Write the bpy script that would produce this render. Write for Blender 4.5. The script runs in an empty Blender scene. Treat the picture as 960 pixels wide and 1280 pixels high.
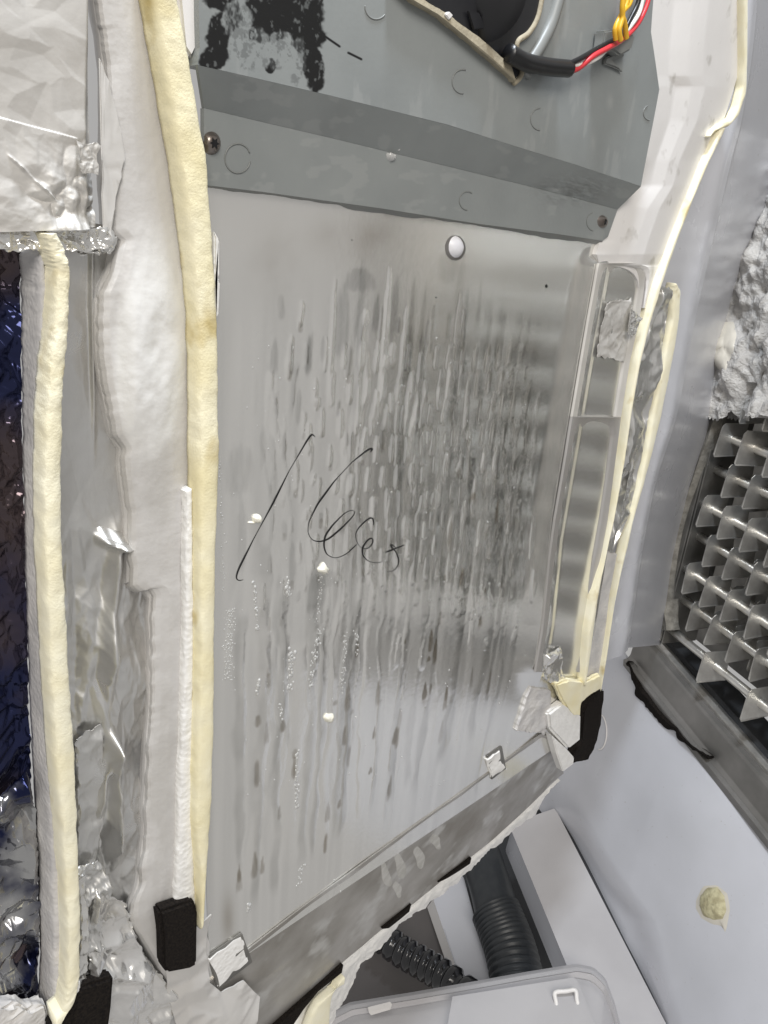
import bpy, bmesh, math, random
import numpy as np
from mathutils import Vector
from mathutils.bvhtree import BVHTree
random.seed(7); rng = np.random.default_rng(7)
S = bpy.context.scene
COL = S.collection

# ------------------------------------------------------------------ camera
F = 924.0                                        # focal length in photo pixels (960 x 1280)
def dray(u, v): return np.array([(u-480)/F, (v-640)/F, 1.0])
def nrm(a): return a/np.linalg.norm(a)
ZC = -nrm(dray(270, 3000)); XC = nrm(dray(1452, 395)); XC = nrm(XC-ZC*(XC@ZC)); YC = np.cross(ZC, XC)
R = np.array([XC, YC, ZC])                       # camera axes (right, down, forward) -> place (x along plate, y into it, z up)
CAM = -R @ np.array([0, 0, 0.5])
cd = bpy.data.cameras.new('camera'); cam = bpy.data.objects.new('camera', cd); COL.objects.link(cam)
cd.sensor_fit = 'VERTICAL'; cd.sensor_height = 36; cd.lens = F/1280*36
cd.clip_start = 0.01; cd.clip_end = 50
M = np.eye(4); M[:3, 0] = R[:, 0]; M[:3, 1] = -R[:, 1]; M[:3, 2] = -R[:, 2]; M[:3, 3] = CAM
from mathutils import Matrix
cam.matrix_world = Matrix(M.tolist())
S.camera = cam

# ------------------------------------------------------------------ light
w = bpy.data.worlds.new("World"); S.world = w; w.use_nodes = True
w.node_tree.nodes['Background'].inputs[0].default_value = (1.0, 0.985, 0.97, 1)
w.node_tree.nodes['Background'].inputs[1].default_value = 0.32
def lamp(loc, target, size, power, color=(1, 1, 1), sy=None):
    d = bpy.data.lights.new('room_lamp', 'AREA'); d.shape = 'RECTANGLE'; d.size = size; d.size_y = sy or size
    d.energy = power; d.color = color
    o = bpy.data.objects.new('room_lamp', d); COL.objects.link(o); o.location = loc
    o.rotation_euler = (Vector(target)-Vector(loc)).to_track_quat('-Z', 'Y').to_euler()
    return o
lamp((-1.1, -1.5, 1.5), (0.05, 0, 0), 1.0, 29, (1.0, 0.95, 0.88))
lamp((-0.14, -0.16, 1.15), (0.42, -0.1, -0.7), 0.16, 10, (0.84, 0.91, 1.0))
S.view_settings.view_transform = 'Standard'; S.view_settings.look = 'None'
S.view_settings.exposure = 0.38; S.view_settings.gamma = 1.0

# ------------------------------------------------------------------ pixel <-> place
def P(u, v, y=0.0):
    r = R @ dray(u, v); return CAM+r*((y-CAM[1])/r[1])
TQ = np.array([-.4656, -.885, 0.]); NQ = np.array([.885, -.4656, 0.]); 
Q0 = P(825, 800, 0.05)                            # foot of the evaporator's side bracket, on the back wall
def PQ(u, v, off=0.0):
    r = R @ dray(u, v); return CAM+r*(((Q0-CAM) @ NQ+off)/(r @ NQ))
def QW(s, z, off=0.0):
    p = Q0+TQ*s+NQ*off; return np.array([p[0], p[1], z])
def PR(u, v, rr):
    return CAM+nrm(R @ dray(u, v))*rr
def proj(pts):
    c = (pts-CAM) @ R; return 480+F*c[..., 0]/c[..., 2], 640+F*c[..., 1]/c[..., 2]

# ------------------------------------------------------------------ noise
def vnoise(x, y, seed=0):
    g = np.random.default_rng(seed).random((256, 256))
    xi = np.floor(x).astype(int); yi = np.floor(y).astype(int); fx = x-xi; fy = y-yi
    fx = fx*fx*(3-2*fx); fy = fy*fy*(3-2*fy)
    a = g[xi % 256, yi % 256]; b = g[(xi+1) % 256, yi % 256]; c = g[xi % 256, (yi+1) % 256]; d = g[(xi+1) % 256, (yi+1) % 256]
    return (a*(1-fx)+b*fx)*(1-fy)+(c*(1-fx)+d*fx)*fy
def fbm(x, y, seed=0, o=4, gain=.5):
    x = np.asarray(x, float); y = np.asarray(y, float); s = 0; a = 1; t = 0
    for i in range(o):
        s = s+a*vnoise(x*2**i+17*i, y*2**i+31*i, seed+i); t += a; a *= gain
    return s/t
def sstep(a, b, x):
    t = np.clip((x-a)/(b-a), 0, 1); return t*t*(3-2*t)
def facets(x, y, seed, n=400, ext=(0, 1, 0, 1)):
    """crumpled sheet: max/min of random planes -> sharp creases"""
    r = np.random.default_rng(seed); h = np.zeros_like(x)
    for k in range(n):
        cx = r.uniform(ext[0], ext[1]); cy = r.uniform(ext[2], ext[3]); th = r.uniform(0, math.pi); L = r.uniform(.008, .07)
        dx = x-cx; dy = y-cy; a = dx*math.cos(th)+dy*math.sin(th); b = -dx*math.sin(th)+dy*math.cos(th)
        h += r.uniform(-1, 1)*np.clip(1-np.abs(b)/(L*.28), 0, 1)*np.clip(1-np.abs(a)/L, 0, 1)
    return h

def creases(x, y, seed, n, ext, slope=1.0, an=1.0):
    """flat facets meeting in sharp creases: lower hull of many turned pyramids"""
    r = np.random.default_rng(seed); h = np.full(x.shape, 9.0); sz = math.sqrt((ext[1]-ext[0])*(ext[3]-ext[2])/n)
    for k in range(n):
        th = r.uniform(0, math.pi); dx = x-r.uniform(ext[0], ext[1]); dy = (y-r.uniform(ext[2], ext[3]))*an; e1 = r.uniform(.35, 1); a = dx*math.cos(th)+dy*math.sin(th); b = -dx*math.sin(th)+dy*math.cos(th)
        h = np.minimum(h, slope*np.maximum(np.abs(a)*e1+.25*a, np.abs(b)+.2*b)+r.uniform(0, .25)*sz*slope)
    return h-h.mean()

# ------------------------------------------------------------------ objects
def link(name, me, mat, parent=None):
    o = bpy.data.objects.new(name, me); COL.objects.link(o)
    if mat is not None and not me.materials: me.materials.append(mat)
    if parent is not None: o.parent = parent
    return o
def thing(name, label, cat, loc=(0, 0, 0), group=None):
    o = bpy.data.objects.new(name, None); COL.objects.link(o); o.empty_display_size = .01
    o['label'] = label; o['category'] = cat
    if group: o['group'] = group
    return o
def tag(o, label, cat, group=None):
    o['label'] = label; o['category'] = cat
    if group: o['group'] = group
    return o
def resample(pl, n):
    pl = np.asarray(pl, float)
    if len(pl) == n: return pl
    t = np.linspace(0, 1, len(pl)); T = np.linspace(0, 1, n)
    return np.stack([np.interp(T, t, pl[:, k]) for k in range(3)], 1)
def loft(rows, nu, nv, smooth=False):
    rows = [resample(r, nu) for r in rows]; A = np.array(rows)
    t = np.linspace(0, 1, len(rows)); T = np.linspace(0, 1, nv)
    G = np.empty((nv, nu, 3))
    k = np.clip((T*(len(rows)-1)).astype(int), 0, len(rows)-2); f = T*(len(rows)-1)-k
    for i in range(nv):
        a, b = A[k[i]], A[k[i]+1]; x = f[i]
        if smooth and len(rows) > 2:
            p0 = A[max(k[i]-1, 0)]; p3 = A[min(k[i]+2, len(rows)-1)]
            G[i] = .5*((2*a)+(-p0+b)*x+(2*p0-5*a+4*b-p3)*x*x+(-p0+3*a-3*b+p3)*x**3)
        else: G[i] = a*(1-x)+b*x
    return G
def polyl(pts, n, jit=0, seed=0):
    """pixel polyline resampled by length to n points, optionally ragged"""
    p = np.asarray(pts, float); d = np.r_[0, np.cumsum(np.linalg.norm(np.diff(p, axis=0), axis=1))]
    T = np.linspace(0, d[-1], n); q = np.stack([np.interp(T, d, p[:, k]) for k in range(p.shape[1])], 1)
    if jit:
        q[:, 0] += (fbm(T/14, T*0+seed, seed, 4, .6)-.5)*2*jit; q[:, 1] += (fbm(T/14, T*0+9+seed, seed+5, 4, .6)-.5)*2*jit
    return q
def mesh_from(name, V, Fc, smooth=True):
    me = bpy.data.meshes.new(name); me.from_pydata([tuple(v) for v in V], [], Fc); me.update()
    if smooth: me.shade_smooth()
    return me
def grid_mesh(name, G, thick=None, smooth=True, attr=None, wrap=False):
    nv, nu = G.shape[:2]
    V = G.reshape(-1, 3); idx = np.arange(nv*nu).reshape(nv, nu)
    q = np.stack([idx[:-1, :-1], idx[1:, :-1], idx[1:, 1:], idx[:-1, 1:]], -1).reshape(-1, 4)
    if wrap:
        q2 = np.stack([idx[:-1, -1], idx[1:, -1], idx[1:, 0], idx[:-1, 0]], -1); q = np.vstack([q, q2])
    extra = []
    if thick is not None:
        ki = np.unique(np.r_[np.arange(0, nv, max(1, nv//60)), nv-1]); kj = np.unique(np.r_[np.arange(0, nu, max(1, nu//60)), nu-1])
        n0 = len(V); B = (G[ki][:, kj]+np.asarray(thick)).reshape(-1, 3); V = np.vstack([V, B])
        bi = n0+np.arange(len(B)).reshape(len(ki), len(kj))
        extra = np.stack([bi[:-1, :-1], bi[:-1, 1:], bi[1:, 1:], bi[1:, :-1]], -1).reshape(-1, 4).tolist()
        def rim(front, ks, back):                 # side wall: each coarse back edge closes a run of fine front edges
            for a in range(len(ks)-1):
                extra.append([int(q_) for q_ in front[ks[a]:ks[a+1]+1]]+[int(back[a+1]), int(back[a])])
        rim(idx[0], kj, bi[0]); rim(idx[-1], kj, bi[-1]); rim(idx[:, 0], ki, bi[:, 0]); rim(idx[:, -1], ki, bi[:, -1])
    me = bpy.data.meshes.new(name)
    fc = q.tolist()+[list(e) for e in extra]
    me.from_pydata(V.tolist(), [], fc); me.update()
    if smooth:
        me.shade_smooth()
        if thick is not None:
            me.set_sharp_from_angle(angle=math.radians(50))
    if attr is not None:
        for nm, A in attr.items():
            a = me.attributes.new(nm, 'FLOAT_COLOR', 'POINT'); buf = np.zeros((len(V), 4), np.float32)
            buf[:nv*nu, :A.shape[-1]] = A.reshape(nv*nu, -1); a.data.foreach_set('color', buf.ravel())
    return me
def slab(name, outline, y, depth, mat, parent, bev=.0008, px=True, lump=0, fn=P, dirv=(0, 1, 0)):
    """closed outline in photo pixels standing on a plane, extruded back by depth along dirv"""
    pts = [np.array(fn(u, v, y)) if px else np.array((u, v)) for u, v in outline]
    bm = bmesh.new(); vs = [bm.verts.new(p) for p in pts]; f = bm.faces.new(vs)
    r = bmesh.ops.extrude_face_region(bm, geom=[f]); ev = [g for g in r['geom'] if isinstance(g, bmesh.types.BMVert)]
    for v_ in ev: v_.co += Vector(dirv)*depth
    bmesh.ops.recalc_face_normals(bm, faces=bm.faces)
    if bev: bmesh.ops.bevel(bm, geom=list(bm.edges), offset=bev, segments=2, affect='EDGES', clamp_overlap=True)
    if lump:
        bmesh.ops.triangulate(bm, faces=bm.faces)
        bmesh.ops.subdivide_edges(bm, edges=bm.edges, cuts=3, use_grid_fill=True)
        for v_ in bm.verts:
            n = Vector([math.sin(v_.co.x*900+v_.co.z*300), math.sin(v_.co.z*1100+v_.co.y*700), math.sin(v_.co.y*900+v_.co.x*500)])
            v_.co += n*lump
    me = bpy.data.meshes.new(name); bm.to_mesh(me); bm.free(); me.shade_smooth(); me.set_sharp_from_angle(angle=math.radians(35))
    return link(name, me, mat, parent)
def strip(name, st, yb, yf, mat, parent, n=160, noise=.0005, seed=0, round_=.35, caps=True, scallop=0):
    """foam strip. stations (lx,ly,rx,ry): lx,ly = foot of its left side in the photo, rx,ry = its front right corner"""
    st = np.asarray(st, float); T = np.linspace(0, 1, len(st)); tt = np.linspace(0, 1, n)
    q = np.stack([np.interp(tt, T, st[:, k]) for k in range(4)], 1)
    k = np.array([1, 2, 3, 2, 1.])/9
    for c in range(4):
        z = np.r_[[q[0, c]]*2, q[:, c], [q[-1, c]]*2]; q[:, c] = np.convolve(z, k, 'valid')
    h = yb-yf; c = round_
    prof = [(0, 0), (-.02, .35), (0, .75), (c*.25, .93), (c*.6, .99), (.5, 1.03), (1-c*.6, 1.0), (1-c*.2, .94), (1, .78), (1.01, .4), (1, 0)]
    pr = np.array(prof); m = 22; tp = np.linspace(0, 1, len(pr)); tm = np.linspace(0, 1, m)
    pr = np.stack([np.interp(tm, tp, pr[:, 0]), np.interp(tm, tp, pr[:, 1])], 1)
    G = np.empty((n, m, 3))
    for i in range(n):
        a = P(q[i, 0], q[i, 1], yb); b = P(q[i, 2], q[i, 3], yf); b = np.array([b[0], yb, b[2]])
        for j in range(m):
            G[i, j] = a+(b-a)*pr[j, 0]+np.array([0, -h*pr[j, 1], 0])
    ii, jj = np.meshgrid(np.arange(n), np.arange(m), indexing='ij')
    G[..., 1] += (fbm(ii/9., jj/4., seed, 4, .65)-.5)*1.8*noise*(pr[:, 1] > .1)+(fbm(ii/26., jj/9., seed+7, 3)-.5)*h*.07*(pr[:, 1] > .1)
    G[..., 0] += (fbm(ii/7., jj/5., seed+50, 4, .65)-.5)*2*noise
    if scallop: G[..., 0] += scallop*(fbm(ii/3., jj*0., seed+90, 2)-.5)
    if caps:
        G = np.concatenate([np.repeat(G[:1].mean(1, keepdims=True), m, 1), G, np.repeat(G[-1:].mean(1, keepdims=True), m, 1)], 0)
    me = grid_mesh(name, G, wrap=True)
    return link(name, me, mat, parent)
def tube(name, pts, rad, mat, parent, seg=10, n=None, ribs=None):
    """round tube through place points; ribs=(count, depth)"""
    pts = np.asarray(pts, float)
    if n is None: n = max(2, (len(pts)-1)*8+1)
    G0 = loft([[p, p] for p in pts], 2, n, True)[:, 0]
    tn = np.gradient(G0, axis=0); up = np.array([.13, .21, .97]); G = np.empty((n, seg, 3))
    for i in range(n):
        t = nrm(tn[i]); a = nrm(np.cross(t, up)); b = np.cross(t, a)
        r = rad[0]*(1-i/(n-1))+rad[1]*i/(n-1) if isinstance(rad, tuple) else rad
        if ribs: r = r*(1+ribs[1]*(1 if (i % ribs[0]) < ribs[0]/2 else -1))
        for j in range(seg):
            an = 2*math.pi*j/seg; G[i, j] = G0[i]+r*(math.cos(an)*a+math.sin(an)*b)
    G = np.concatenate([np.repeat(G[:1].mean(1, keepdims=True), seg, 1), G, np.repeat(G[-1:].mean(1, keepdims=True), seg, 1)], 0)
    return link(name, grid_mesh(name, G, wrap=True), mat, parent)

# ------------------------------------------------------------------ materials
def mat(name, c1, rough=.5, c2=None, metal=0., nscale=30, bump=0., bscale=400, bdist=.0006, spec=.5, coat=0., stretch=None, rough2=None,
        vor=False, ndet=5, lo=.35, hi=.65, speck=None, sheen=0., bump2=None, trans=0.):
    m = bpy.data.materials.new(name); m.use_nodes = True; nt = m.node_tree; N = nt.nodes; L = nt.links
    b = N['Principled BSDF']; b.inputs['Roughness'].default_value = rough; b.inputs['Metallic'].default_value = metal
    b.inputs['Specular IOR Level'].default_value = spec; b.inputs['Coat Weight'].default_value = coat; b.inputs['Coat Roughness'].default_value = .15
    b.inputs['Sheen Weight'].default_value = sheen; b.inputs['Transmission Weight'].default_value = trans
    tc = N.new('ShaderNodeTexCoord'); mp = N.new('ShaderNodeMapping'); L.new(tc.outputs['Object'], mp.inputs[0])
    if stretch: mp.inputs['Scale'].default_value = stretch
    no = N.new('ShaderNodeTexNoise'); no.inputs['Scale'].default_value = nscale; no.inputs['Detail'].default_value = ndet; L.new(mp.outputs[0], no.inputs['Vector'])
    rp = N.new('ShaderNodeMapRange'); rp.inputs['From Min'].default_value = lo; rp.inputs['From Max'].default_value = hi; L.new(no.outputs[0], rp.inputs[0])
    mx = N.new('ShaderNodeMix'); mx.data_type = 'RGBA'; mx.inputs['A'].default_value = (*c1, 1); mx.inputs['B'].default_value = (*(c2 or c1), 1)
    L.new(rp.outputs[0], mx.inputs['Factor']); out = mx.outputs['Result']
    if speck:                                      # (colour, scale, threshold)
        n2 = N.new('ShaderNodeTexNoise'); n2.inputs['Scale'].default_value = speck[1]; n2.inputs['Detail'].default_value = 3; L.new(tc.outputs['Object'], n2.inputs['Vector'])
        r2 = N.new('ShaderNodeMapRange'); r2.inputs['From Min'].default_value = speck[2]; r2.inputs['From Max'].default_value = speck[2]+.12; L.new(n2.outputs[0], r2.inputs[0])
        m2 = N.new('ShaderNodeMix'); m2.data_type = 'RGBA'; L.new(out, m2.inputs['A']); m2.inputs['B'].default_value = (*speck[0], 1); L.new(r2.outputs[0], m2.inputs['Factor']); out = m2.outputs['Result']
    L.new(out, b.inputs['Base Color'])
    if rough2 is not None:
        rr = N.new('ShaderNodeMapRange'); rr.inputs['To Min'].default_value = rough; rr.inputs['To Max'].default_value = rough2; L.new(rp.outputs[0], rr.inputs[0]); L.new(rr.outputs[0], b.inputs['Roughness'])
    if bump:
        if vor: t = N.new('ShaderNodeTexVoronoi'); t.feature = 'SMOOTH_F1'; o = 'Distance'
        else: t = N.new('ShaderNodeTexNoise'); t.inputs['Detail'].default_value = 6; o = 0
        t.inputs['Scale'].default_value = bscale; L.new(mp.outputs[0] if stretch else tc.outputs['Object'], t.inputs['Vector'])
        bp = N.new('ShaderNodeBump'); bp.inputs['Strength'].default_value = bump; bp.inputs['Distance'].default_value = bdist
        bp.invert = vor
        L.new(t.outputs[o], bp.inputs['Height'])
        if bump2:
            t2 = N.new('ShaderNodeTexNoise'); t2.inputs['Scale'].default_value = bump2[0]; t2.inputs['Detail'].default_value = 3; L.new(tc.outputs['Object'], t2.inputs['Vector'])
            b2 = N.new('ShaderNodeBump'); b2.inputs['Strength'].default_value = bump2[1]; b2.inputs['Distance'].default_value = bump2[2]
            L.new(t2.outputs[0], b2.inputs['Height']); L.new(bp.outputs[0], b2.inputs['Normal']); L.new(b2.outputs[0], b.inputs['Normal'])
        else: L.new(bp.outputs[0], b.inputs['Normal'])
    return m
FOAM = mat('yellow_foam', (.86, .80, .58), .95, (.90, .86, .68), nscale=55, bump=.4, bscale=900, bdist=.0006, spec=.1, sheen=.2, speck=((.60, .50, .27), 34, .62))
FOAM_AGED = mat('aged_yellow_foam', (.84, .76, .49), .95, (.90, .85, .65), nscale=26, bump=.4, bscale=900, bdist=.0006, spec=.1, speck=((.58, .47, .22), 30, .60))
EPS = mat('expanded_polystyrene', (.80, .79, .77), .7, (.88, .87, .85), nscale=90, bump=.5, bscale=330, bdist=.0009, vor=True, spec=.3)
EPS_D = mat('dusty_polystyrene', (.50, .49, .49), .7, (.68, .66, .64), nscale=40, bump=.5, bscale=400, bdist=.0009, vor=True, spec=.3)
FILM = mat('clear_film_over_foam', (.56, .545, .525), .42, (.62, .605, .585), nscale=14, bump=.15, bscale=160, bdist=.0008, spec=.4)
FOIL = mat('aluminium_foil', (.72, .715, .70), .26, (.64, .635, .62), metal=.9, nscale=40, bump=.25, bscale=120, bdist=.0010, rough2=.5)
FOIL_B = mat('bright_crumpled_foil', (.82, .81, .79), .24, (.74, .73, .71), metal=.8, nscale=60, bump=.1, bscale=300, bdist=.0006)
FOIL_S = mat('foil_painted_reflections', (.50, .50, .50), .16, (.02, .025, .07), metal=.95, nscale=22, bump=.12, bscale=300, bdist=.0006, lo=.42, hi=.58)  # navy blotches painted as dark reflections in silver foil
FOIL_M = mat('matt_foil_tape', (.60, .58, .55), .52, (.53, .515, .49), metal=.25, nscale=18, bump=.25, bscale=150, bdist=.001)
FOIL_D = mat('foil_painted_navy_reflection', (.022, .027, .075), .15, (.085, .065, .070), metal=.8, nscale=16, bump=.15, bscale=300, bdist=.0006, lo=.4, hi=.6)  # navy base colour stands in for dark surroundings the foil reflects
GREY_OLD = (.165, .18, .18)
WHITE = mat('white_moulded_plastic', (.80, .78, .765), .34, (.75, .73, .715), nscale=14, bump=.08, bscale=200, bdist=.0006, coat=.15, speck=((.52, .50, .47), 50, .62))
LINER = mat('cool_white_liner', (.62, .63, .68), .22, (.55, .56, .60), nscale=6, bump=.05, bscale=40, bdist=.002, coat=.5, rough2=.40, speck=((.36, .345, .32), 150, .70))
LINER_G = mat('grey_white_plastic', (.56, .55, .56), .35, (.50, .49, .50), nscale=9, bump=.04, bscale=60, bdist=.002)
TRAYM = mat('zinc_tray_metal', (.28, .27, .26), .42, (.20, .195, .185), metal=.6, nscale=18, bump=.15, bscale=120, bdist=.0008)
LIPM = mat('stained_aluminium_lip', (.50, .48, .45), .32, (.30, .28, .25), metal=.7, nscale=20, bump=.12, bscale=150, bdist=.0005, rough2=.55, lo=.3, hi=.7, speck=((.60, .59, .565), 26, .56))
FINM = mat('aluminium_fin', (.64, .63, .60), .33, (.50, .485, .46), metal=.75, nscale=60, bump=.12, bscale=300, bdist=.0004)
TUBEM = mat('aluminium_tube', (.92, .90, .85), .30, (.82, .80, .75), metal=.85, nscale=80, bump=.1, bscale=300, bdist=.0003)
BRK = mat('dull_bracket_metal', (.26, .25, .23), .42, (.16, .155, .145), metal=.6, nscale=30, bump=.1, bscale=200)
FROST = mat('grey_frost', (.60, .585, .56), .8, (.42, .405, .385), nscale=45, bump=.9, bscale=300, bdist=.0028, spec=.2, speck=((.20, .19, .175), 60, .60))
ICE = mat('smooth_cream_ice', (.66, .62, .54), .4, (.60, .57, .50), nscale=40, bump=.1, bscale=100)
FELT = mat('black_felt_pad', (.008, .007, .007), 1.0, (.022, .018, .015), nscale=700, bump=.8, bscale=900, bdist=.0008, spec=.1)
BLK = mat('black_plastic', (.012, .012, .014), .35, (.02, .02, .022), nscale=30)
HOSEB = mat('glossy_black_hose', (.008, .008, .01), .18, nscale=30, coat=.5)
HOSEG = mat('charcoal_hose', (.024, .028, .033), .42, (.034, .038, .042), nscale=60)
DARK = mat('gap_shade_fill', (.03, .032, .036), .6, (.045, .047, .05), nscale=10)  # near-black colour stands in for the shade in gaps
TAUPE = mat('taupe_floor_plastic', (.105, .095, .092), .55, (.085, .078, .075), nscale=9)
BRASS = mat('worn_fan_gasket', (.42, .37, .27), .8, (.34, .30, .22), nscale=90, bump=.5, bscale=400, bdist=.001)
SCREW = mat('screw_steel', (.30, .27, .25), .3, (.20, .17, .15), metal=.85, nscale=200)
INK = mat('black_marker_ink', (.006, .006, .007), .35)
WRED = mat('red_wire', (.60, .04, .05), .35); WWHT = mat('white_wire', (.80, .78, .74), .35)
WYEL = mat('yellow_wire', (.75, .43, .03), .35); WBLK = mat('black_wire', (.01, .01, .011), .35)
DROP = mat('water_droplet', (.60, .60, .59), .04, trans=.25, coat=1); DROP.node_tree.nodes['Principled BSDF'].inputs['IOR'].default_value = 1.33
GLUE = mat('cream_foam_fleck', (.75, .73, .62), .7, (.82, .80, .72), nscale=300, bump=.3, bscale=500)
GRIT = mat('grey_edge_gasket', (.27, .255, .225), .85, (.16, .15, .13), nscale=110, bump=.6, bscale=350, bdist=.0015)
CAP = mat('white_nylon_plug', (.80, .80, .84), .3)

def attr_mat(name, build):
    m = bpy.data.materials.new(name); m.use_nodes = True; nt = m.node_tree; N = nt.nodes; L = nt.links
    at = N.new('ShaderNodeAttribute'); at.attribute_name = 'wear'; sp = N.new('ShaderNodeSeparateColor'); L.new(at.outputs['Color'], sp.inputs[0])
    tc = N.new('ShaderNodeTexCoord')
    def mixc(a, b, f):
        x = N.new('ShaderNodeMix'); x.data_type = 'RGBA'
        for k, v_ in (('A', a), ('B', b)):
            if isinstance(v_, tuple): x.inputs[k].default_value = (*v_, 1)
            else: L.new(v_, x.inputs[k])
        L.new(f, x.inputs['Factor']); return x.outputs['Result']
    def maprange(f, a, b, c=0., d=1.):
        x = N.new('ShaderNodeMapRange'); x.inputs['From Min'].default_value = a; x.inputs['From Max'].default_value = b
        x.inputs['To Min'].default_value = c; x.inputs['To Max'].default_value = d; L.new(f, x.inputs[0]); return x.outputs[0]
    def noise(sc, det=5):
        x = N.new('ShaderNodeTexNoise'); x.inputs['Scale'].default_value = sc; x.inputs['Detail'].default_value = det; L.new(tc.outputs['Object'], x.inputs['Vector']); return x.outputs[0]
    def bump(h, st, di):
        x = N.new('ShaderNodeBump'); x.inputs['Strength'].default_value = st; x.inputs['Distance'].default_value = di; L.new(h, x.inputs['Height']); return x.outputs[0]
    build(N['Principled BSDF'], L, sp.outputs, mixc, maprange, noise, bump)
    return m
def b_plate(b, L, s, mixc, mr, noise, bump):
    # red: milky film plus painted reflection tone, green: brown residue, blue: wet bare run, darker edge strip
    c = mixc((.47, .47, .45), (.84, .83, .80), s[0]); c = mixc(c, (.29, .245, .18), s[1]); c = mixc(c, (.27, .27, .255), s[2])
    L.new(c, b.inputs['Base Color'])
    L.new(mr(s[0], 0, 1, .97, .80), b.inputs['Metallic']); L.new(mr(s[0], 0, 1, .12, .20), b.inputs['Roughness'])
    L.new(bump(noise(260), .10, .0006), b.inputs['Normal'])
PLATE = attr_mat('aluminium_plate', b_plate)
def b_grey(b, L, s, mixc, mr, noise, bump):
    # red: black grease, green: wet patch, blue: pale scuff
    c = mixc((.245, .262, .262), (.275, .292, .290), mr(noise(22), .35, .65)); c = mixc(c, (.15, .156, .152), s[1]); c = mixc(c, (.36, .37, .365), s[2]); c = mixc(c, (.006, .006, .006), s[0])
    L.new(c, b.inputs['Base Color']); L.new(mr(s[1], 0, 1, .42, .15), b.inputs['Roughness']); L.new(bump(noise(420), .12, .0005), b.inputs['Normal'])
GREY = attr_mat('grey_housing_plastic', b_grey)
GREYP = mat('plain_grey_plastic', (.20, .208, .202), .42, (.225, .232, .225), nscale=22)

# ================================================================== SETTING: the liner of the cavity
def struct(name, G, m, thick=None):
    o = link(name, grid_mesh(name, G, thick), m); o['kind'] = 'structure'; return o
E = [(950, -60), (940, 60), (926, 150), (912, 205), (880, 345), (862, 430), (845, 520), (820, 600), (802, 690), (792, 760), (784, 812)]   # corner line of the liner
EL = [P(u, v, .01) for u, v in E]
S1L = [P(u, v, .016) for u, v in [(860, -60), (850, 60), (838, 150), (820, 205), (790, 345), (780, 430), (765, 520), (750, 600), (735, 690), (730, 760), (715, 850)]]
def hump(G, amp, c, wd):
    k = np.linspace(0, 1, G.shape[1]); G[..., 1] -= amp*np.exp(-((k-c)/wd)**2); return G
struct('liner_flange', hump(loft([[a, b] for a, b in zip(S1L, EL)], 24, 80, True), .004, .85, .12), LINER, (0, .004, 0))
S2R = [PQ(u, v, .012) for u, v in [(1010, -60), (1000, 60), (985, 150), (965, 250), (930, 345), (905, 430), (893, 520), (866, 610), (846, 690), (836, 760), (826, 806)]]
struct('liner_wall', loft([[a, (a*.93+b*.07)+np.array([0, .004, 0]), b] for a, b in zip(EL, S2R)], 24, 80, True), LINER, (.004, .004, 0))
# low relief step on the flange beside the strip
slab('flange_step', [(881, 218), (905, 215), (901, 238), (893, 262), (868, 262), (872, 240)], .0155, .006, LINER, None, .0012)['kind'] = 'structure'
struct('rear_wall', loft([[QW(-.09, .62, .10), QW(.62, .62, .10)], [QW(-.09, -.40, .10), QW(.62, -.40, .10)]], 8, 8), BRK, NQ*.005)
# wall below the evaporator, swelling out toward the bottom
topL = [QW(s, z, 0) for s, z in [(-.14, -.425), (-.047, -.447), (.1, -.467), (.265, -.492), (.42, -.51), (.60, -.53)]]
midL = [PQ(690, 890, -.03), PQ(748, 935, -.035), QW(.12, -.60, -.045), QW(.28, -.61, -.05), QW(.42, -.62, -.05), QW(.60, -.63, -.05)]
botL = [PQ(655, 990, -.08), PQ(715, 1105, -.09), PQ(763, 1195, -.10), PQ(812, 1292, -.105), PQ(900, 1400, -.12), PQ(1000, 1560, -.12)]
LG = loft([topL, midL, botL], 200, 160, True)
lgx, lgy = proj(LG); xc_ = np.interp(lgy, [960, 1000, 1060, 1110, 1150, 1180, 1220, 1290], [690, 702, 735, 768, 797, 806, 814, 836])
LG += NQ*(.020*sstep(24, -34, lgx-xc_)*sstep(960, 1060, lgy)-.010*np.exp(-((lgx-870)/60)**2-((lgy-1010)/70)**2)+(fbm(LG[..., 0]*7, LG[..., 2]*7, 19, 3)-.5)*.006)[..., None]  # dip shaped to read as a cast shadow, bulge for a highlight
LOW = struct('lower_liner_wall', LG, LINER, NQ*.004)
def bvh(o): return BVHTree.FromPolygons([v.co for v in o.data.vertices], [p.vertices for p in o.data.polygons])
def hit(tree, u, v):
    d = Vector(R @ nrm(dray(u, v))); p, n, i, t = tree.ray_cast(Vector(CAM), d)
    if p is None: return None, None
    if n.dot(d) > 0: n = -n
    return np.array(p), np.array(n)
LT = bvh(LOW)

# ================================================================== EVAPORATOR
ev = thing('evaporator', 'bare aluminium evaporator with staggered fins on round tubes, right edge below the grey frost', 'evaporator')
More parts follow.
